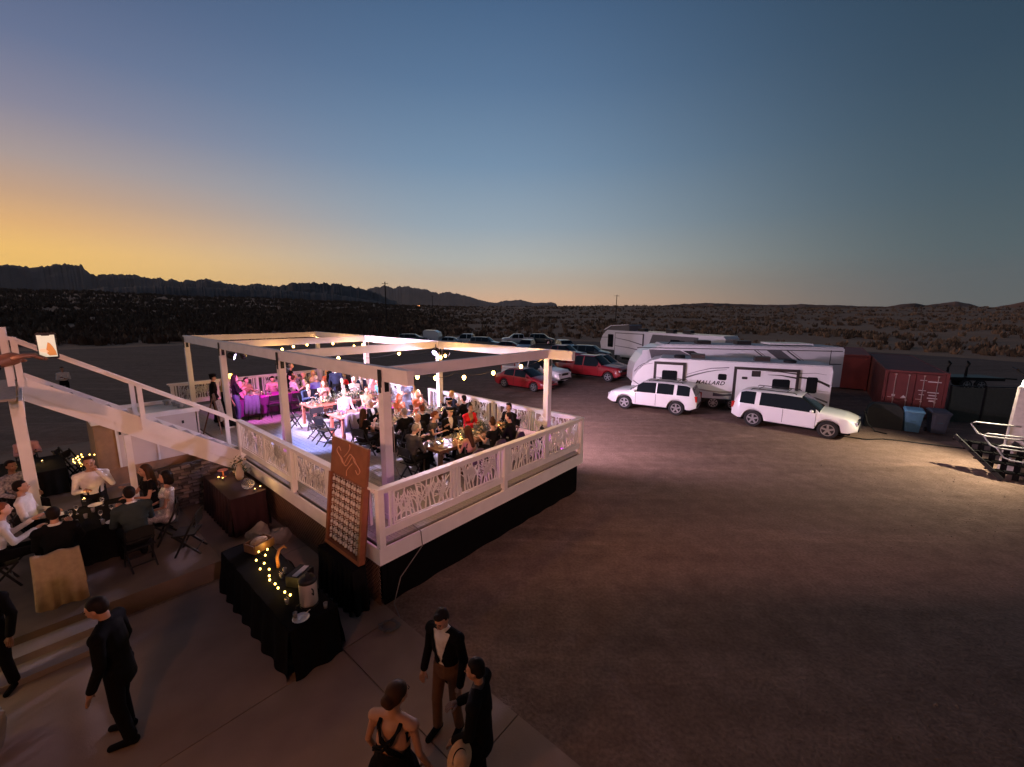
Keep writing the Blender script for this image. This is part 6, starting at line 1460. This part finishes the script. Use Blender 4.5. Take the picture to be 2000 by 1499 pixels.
for s in (-1, 1): MB().tube([(0,s*.13,.33),(0,s*.18,.33),(0,s*.18,.25),(0,s*.13,.25)], .01, 6).build('handle', black_plastic, ur)
MB().tube([(-.13,0,.07),(-.19,0,.07),(-.2,0,.04)], .012, 6).build('tap', black_plastic, ur)
jw = thing('wooden_crate', 'tilted wooden crate with tan paper at the far end of the black table', 'crate', D(-1.2, 2.35, .79), TH+.3)
for c_, s_ in (((0,-.15,.08),(.4,.02,.16)),((0,.15,.08),(.4,.02,.16)),((-.2,0,.08),(.02,.28,.16)),((.2,0,.08),(.02,.28,.16))): MB().box(c_, s_).build('side', oak, jw)
MB().ell((0,0,.14), (.17,.12,.07), 10, 6).build('paper', mat('kraft_paper', (.4,.28,.16), .9, bump=.8, bscale=14, bd=.03), jw)
ar = thing('arched_ornament', 'glowing amber wooden arch ornament on the black table', 'ornament', D(-1.12, 1.45, .79), TH+.4); MB().tube([(-.1,0,0),(-.11,0,.2),(-.05,0,.32),(.05,0,.33),(.1,0,.26)], [.03,.028,.026,.022,.012], 8).build('arch', mat('amber_wood', (.6,.28,.08), .5), ar, smooth=True)
lamp('POINT', (-.2,-.12,.12), 1.2, (1,.5,.12), ar, .03)
sbx = thing('drinks_box', 'black box with a white card on top beside the coffee urn', 'box', D(-1.12, .72, .79), TH+.5); MB().box((0,0,.09), (.36,.26,.18)).build('box', black_plastic, sbx); MB().box((0,-.02,.187), (.3,.09,.012)).build('card', mat('card', (.75,.72,.7), .6), sbx)
for i, (u, v, w_) in enumerate(((-1.5,.3,'left of the urn'),(-1.22,.45,'between the urn and the box'),(-1.3,1.05,'behind the fairy lights'),(-1.55,-.12,'at the near corner'),(-1.2,1.15,'beside the amber arch'),(-1.15,-.25,'right of the urn'))):
    o = obj('tumbler', tb, None, D(u, v, .79)); tag(o, 'glass tumbler on the black coffee table '+w_, 'glass')
tr_ = thing('serving_tray', 'small steel tray and tongs at the near end of the black table', 'tray', D(-1.5, -.2, .795), TH); MB().lathe([(.1,0),(.12,.012),(.115,.014),(.08,.004)], (0,0,0), 16).build('tray', steel, tr_); MB().bar((-.05,-.02,.02),(.16,.05,.03),.012,.006).build('tongs', steel, tr_)
bt = round_cloth_table('tall bar table under a burgundy cloth beneath the foot of the stair', -1.05, -.3, 4.55, 6.7, .03, m=mat('burgundy_cloth', (.02,.002,.005), .9, bump=.3, bscale=30), h=1.0)
def boulder(label, c, r_, seed, m, name='boulder', cat='boulder'):
    b = MB().ell((0,0,r_[2]*.7), r_, 12, 8); b.v = [tuple(Vector(v)*(1+.35*noise.noise((v[0]*4+seed, v[1]*4, v[2]*4)))) for v in b.v]; o = b.build(name, m, None, smooth=False, loc=c); tag(o, label, cat); return o
rk1 = mat('pale_rock', (.34,.28,.23), .9, col2=(.2,.16,.13), scale=5, bump=.6, bscale=12, bd=.03)
boulder('large pale boulder on the patio between the burgundy bar and the black table', D(-.75, 3.85, .03), (.3,.26,.28), 1, rk1)
boulder('second pale boulder against the lattice under the deck', D(-.38, 3.7, .03), (.24,.2,.2), 5, rk1)
boulder('small tan rock left of the large boulder', D(-1.1, 3.6, .03), (.16,.14,.13), 9, rk1)
vz = thing('tall_vase', 'slender pale ceramic vase on the burgundy bar', 'vase', D(-.5, 5.7, 1.035)); MB().lathe([(.05,0),(.09,.08),(.1,.2),(.05,.34),(.035,.4),(.05,.43)], (0,0,0), 14).build('body', mat('ceramic_pale', (.5,.42,.33), .4), vz, smooth=True)
gj = thing('glass_jar', 'round glass jar at the near end of the burgundy bar', 'jar', D(-.55, 4.95, 1.035)); MB().lathe([(.07,0),(.14,.08),(.14,.16),(.08,.22),(.08,.25)], (0,0,0), 14).build('body', clear_glass, gj, smooth=True)
cp = thing('copper_stand', 'small copper cake stand on the burgundy bar near two lit candles', 'cake stand', D(-.72, 6.25, 1.035)); MB().lathe([(.07,0),(.02,.02),(.02,.16),(.12,.18),(.12,.19)], (0,0,0), 14).build('stand', mat('copper', (.6,.2,.1), .3, .9), cp)
foliage('dark dried flower arrangement behind the pale vase', D(-.35, 6.2, 1.035), .25, .25, .4, 200, seed=9, dark=True, flowers=.08, sc_=1.3)
for i, (u, v, w_) in enumerate(((-.85,6.15,'left candle of the pair beside the copper stand'),(-.8,6.0,'right candle of the pair beside the copper stand'),(-.5,4.65,'left candle of the pair at the near end of the burgundy bar'),(-.36,4.72,'right candle of the pair at the near end of the burgundy bar'))): candle(w_, D(u, v, 1.035), 1.8)
# ------------------------------------------------------------------ foreground people
VF = .0125
def fp_(label, x, y, fx, fy, z=.03, **k): return person(label, (x, y, z), math.atan2(fy, fx)-math.pi/2, vox=VF, **k)
fp_('man in a black jacket over an open white shirt and brown trousers, looking down', -.78, 4.52, -.45, -.9, pose='look_down', outfit='opensuit', col='black', shirt='white', legs='khaki', hair='quiff', hc='black', skin='tan', head=(.35,.15), scale=1.02)
mb_ = fp_('man in a dark suit seen in profile, holding a pale straw hat at his hip', -.3, 3.72, -1, .25, pose='hat', outfit='suit', col='black', shirt='grey', hair='short', hc='black', skin='tan', head=(.12,.1))
fp_('woman with a low bun in a backless black dress with crossed straps', -1.14, 3.4, .25, .95, pose='look_down', fem=True, outfit='strap_dress', col='black', hair='bun', hc='brown', skin='tan', head=(.2,-.3), scale=1.04)
bpy.data.objects[[o.name for o in bpy.data.objects if o.get('label','').startswith('woman with a low bun')][0]].scale = (1.24,1.15,.975)
wm = [o for o in bpy.data.objects if o.name.startswith('person')][-1]
wmm = [o for o in bpy.data.objects if o.get('label','').startswith('woman with a low bun')][0]
Jw = skel('look_down', True, (.2,-.3)); b = MB(); upw = Jw['up']; nw = Jw['neck']
for s in (-1, 1):
    for w_, o_ in ((.022, 0), (.02, .05)):
        b.tube([nw+Vector((s*(.1-o_*.3), .06, -.07)), nw+Vector((s*(.095-o_*.3), .0, .012)), nw+Vector((s*(.09-o_*.2), -.085, -.035)), nw+Vector((s*.045, -.135, -.1-o_)), nw+Vector((-s*.03, -.145, -.19-o_)), nw+Vector((-s*(.13), -.11, -.28-o_*.6))], .012, 6)
b.build('crossed_straps', K['black'], wmm, smooth=True)
fp_('man all in black stepping across the patio at the lower left', -4.78, 4.42, -1, -.35, pose='look_down', outfit='suit', col='black', shirt='black', hair='short', hc='black', skin='tan', head=(.3,0), scale=1.1)
fp_('figure in black cut off by the left edge below the platform', -7.15, 5.05, .3, -1, pose='stand', outfit='suit', col='black', shirt='black', hair='short', hc='black', skin='brown')
ht = thing('straw_hat', 'pale oval straw hat with a dark band hanging from the profile man\'s hand', 'hat', (-.49, 3.42, 1.0), 0); ht.scale = (.84,)*3
ht.rotation_euler = (R(72), R(12), R(18))
rg = [[Vector((r_*.82*math.cos(a*math.pi/12), r_*1.12*math.sin(a*math.pi/12), z)) for a in range(24)] for r_, z in ((.175,.0),(.18,.008),(.1,.012),(.095,.07),(.075,.1),(.02,.09))]
MB().rings(rg).build('crown_and_brim', mat('straw', (.6,.45,.3), .7, bump=.3, bscale=80), ht, smooth=True)
MB().rings([[Vector((r_*.82*math.cos(a*math.pi/12), r_*1.12*math.sin(a*math.pi/12), z)) for a in range(24)] for r_, z in ((.102,.014),(.1,.035))], False).build('band', K['black'], ht)
# person holding up a phone on the balcony, left
pp = person('person on the balcony whose hand holds up a phone at the left edge', (-2.72, 1.5, 3.68), R(-40), pose='phone', outfit='shirt', col='black', hair='short', hc='black', skin='brown', vox=VF)
ph = thing('phone', 'glowing phone held up at the left edge, its screen showing a pale picture', 'phone', (-2.15, 1.92, 5.17), R(38)); ph.scale = (.88,)*3
ph.rotation_euler = (R(-4), R(-1), R(40))
MB().prism([(-.033,-.068),(.033,-.068),(.037,-.062),(.037,.062),(.033,.068),(-.033,.068),(-.037,.062),(-.037,-.062)], -.004, .004, M=XZ).build('case', black_plastic, ph)
MB().prism([(-.032,-.058),(.032,-.058),(.032,.056),(.016,.056),(.013,.052),(-.013,.052),(-.016,.056),(-.032,.056)], -.0052, -.0042, M=XZ).build('screen', mat('phone_screen', (.5,.5,.42), .3, emit=(.62,.6,.44), es=.75), ph)
scr = mat('phone_picture', (.5,.2,.05), .3, emit=(.5,.2,.05), es=.7); scr2 = mat('phone_picture_pale', (.7,.5,.35), .3, emit=(.8,.5,.3), es=.7)
MB().prism([(-.005,-.02),(.004,.018),(.012,.012),(.02,-.005),(.028,-.03),(.03,-.05),(.004,-.052),(-.004,-.04)], -.006, -.0053, M=XZ).build('picture', scr, ph); MB().prism([(-.03,-.018),(-.01,-.014),(.003,-.03),(-.004,-.036),(-.028,-.028)], -.006, -.0053, M=XZ).build('picture', scr2, ph)
# ------------------------------------------------------------------ house behind the camera and its warm lamps
hm = mat('house_stucco', (.42,.33,.26), .9, bump=.3, scale=2)
hs_ = thing('house', 'tan stucco house with a balcony, behind and beside the viewer', 'house', (0,0,0))
MB().box((-3, -3.2, 3.4), (22, .3, 6.8)).build('wall', hm, hs_); MB().box((-3, -.95, 3.7), (22, 3.9, .16)).build('balcony_floor', deck_grey, hs_)
MB().box((-5.2, 1.45, 3.7), (4.6, .9, .16)).build('balcony_floor', deck_grey, hs_)
MB().box((-3, 1.02, 3.66), (22, .06, .3)).build('balcony_fascia', white_paint, hs_)
for x in (-13.5, -9.5, 2.8, 7.8): MB().box((x, .85, 1.8), (.16,.16,3.6)).build('post', white_paint, hs_)
for x in (-9, -4, 2, 6):
    MB().box((x, -3.03, 5.0), (1.6,.06,1.3)).build('window', mat('house_window', (.9,.6,.3), .3, emit=(1,.55,.22), es=.8), hs_); MB().box((x, -3.03, 1.3), (1.0,.06,2.3)).build('door', wood_dark, hs_)
def house_lamp(label, p, e, col=(1,.5,.22), r_=.12):
    t = thing('lantern', label, 'lantern', p, 0, 'warm lanterns of the house'); MB().ell((0,0,0), (.07,.07,.1), 10, 8).build('globe', bulb_mat, t, smooth=True); MB().tube([(0,0,.1),(0,0,.25)], .02, 6).build('stem', black_metal, t); lamp('POINT', (0,0,-.2), e, col, t, r_)
house_lamp('lantern under the balcony edge above the coffee table side', (-3.2, .8, 3.3), 90, (1,.34,.1))
house_lamp('lantern under the balcony edge to the right of the viewer', (4.5, .8, 3.3), 22)
house_lamp('lantern under the balcony edge at the far left', (-7.6, .8, 3.2), 12)
house_lamp('tall lantern on the balcony wall, left of the viewer', (-5.5, -2.4, 5.9), 1700, (1,.4,.24), .2)
house_lamp('tall lantern on the balcony wall, right of the viewer', (5.0, -2.6, 6.2), 1400, (1,.47,.46), .2)
house_lamp('small path lantern low under the landing', (-7.9, 4.3, 1.5), 14, (1,.6,.25), .03)
boulder('rounded sandstone boulder cut off at the lower left corner', (-6.42, 4.15, .03), (.3,.3,.38), 14, rk1)
# rough logs / stone edging at the lower left
for i, (x0, y0, x1, y1) in enumerate(((-6.3,3.7,-5.6,3.95),(-6.2,3.4,-5.3,3.85))):
    o = MB().tube([(x0,y0,.07),((x0+x1)/2,(y0+y1)/2+.03,.09),(x1,y1,.06)], [.05,.06,.045], 8).build('log', mat('log_wood', (.24,.16,.09), .9, col2=(.12,.07,.04), scale=10, bump=.5), None, smooth=True); tag(o, ('short' if i == 0 else 'longer')+' rough log lying by the boulder at the lower left corner', 'log')
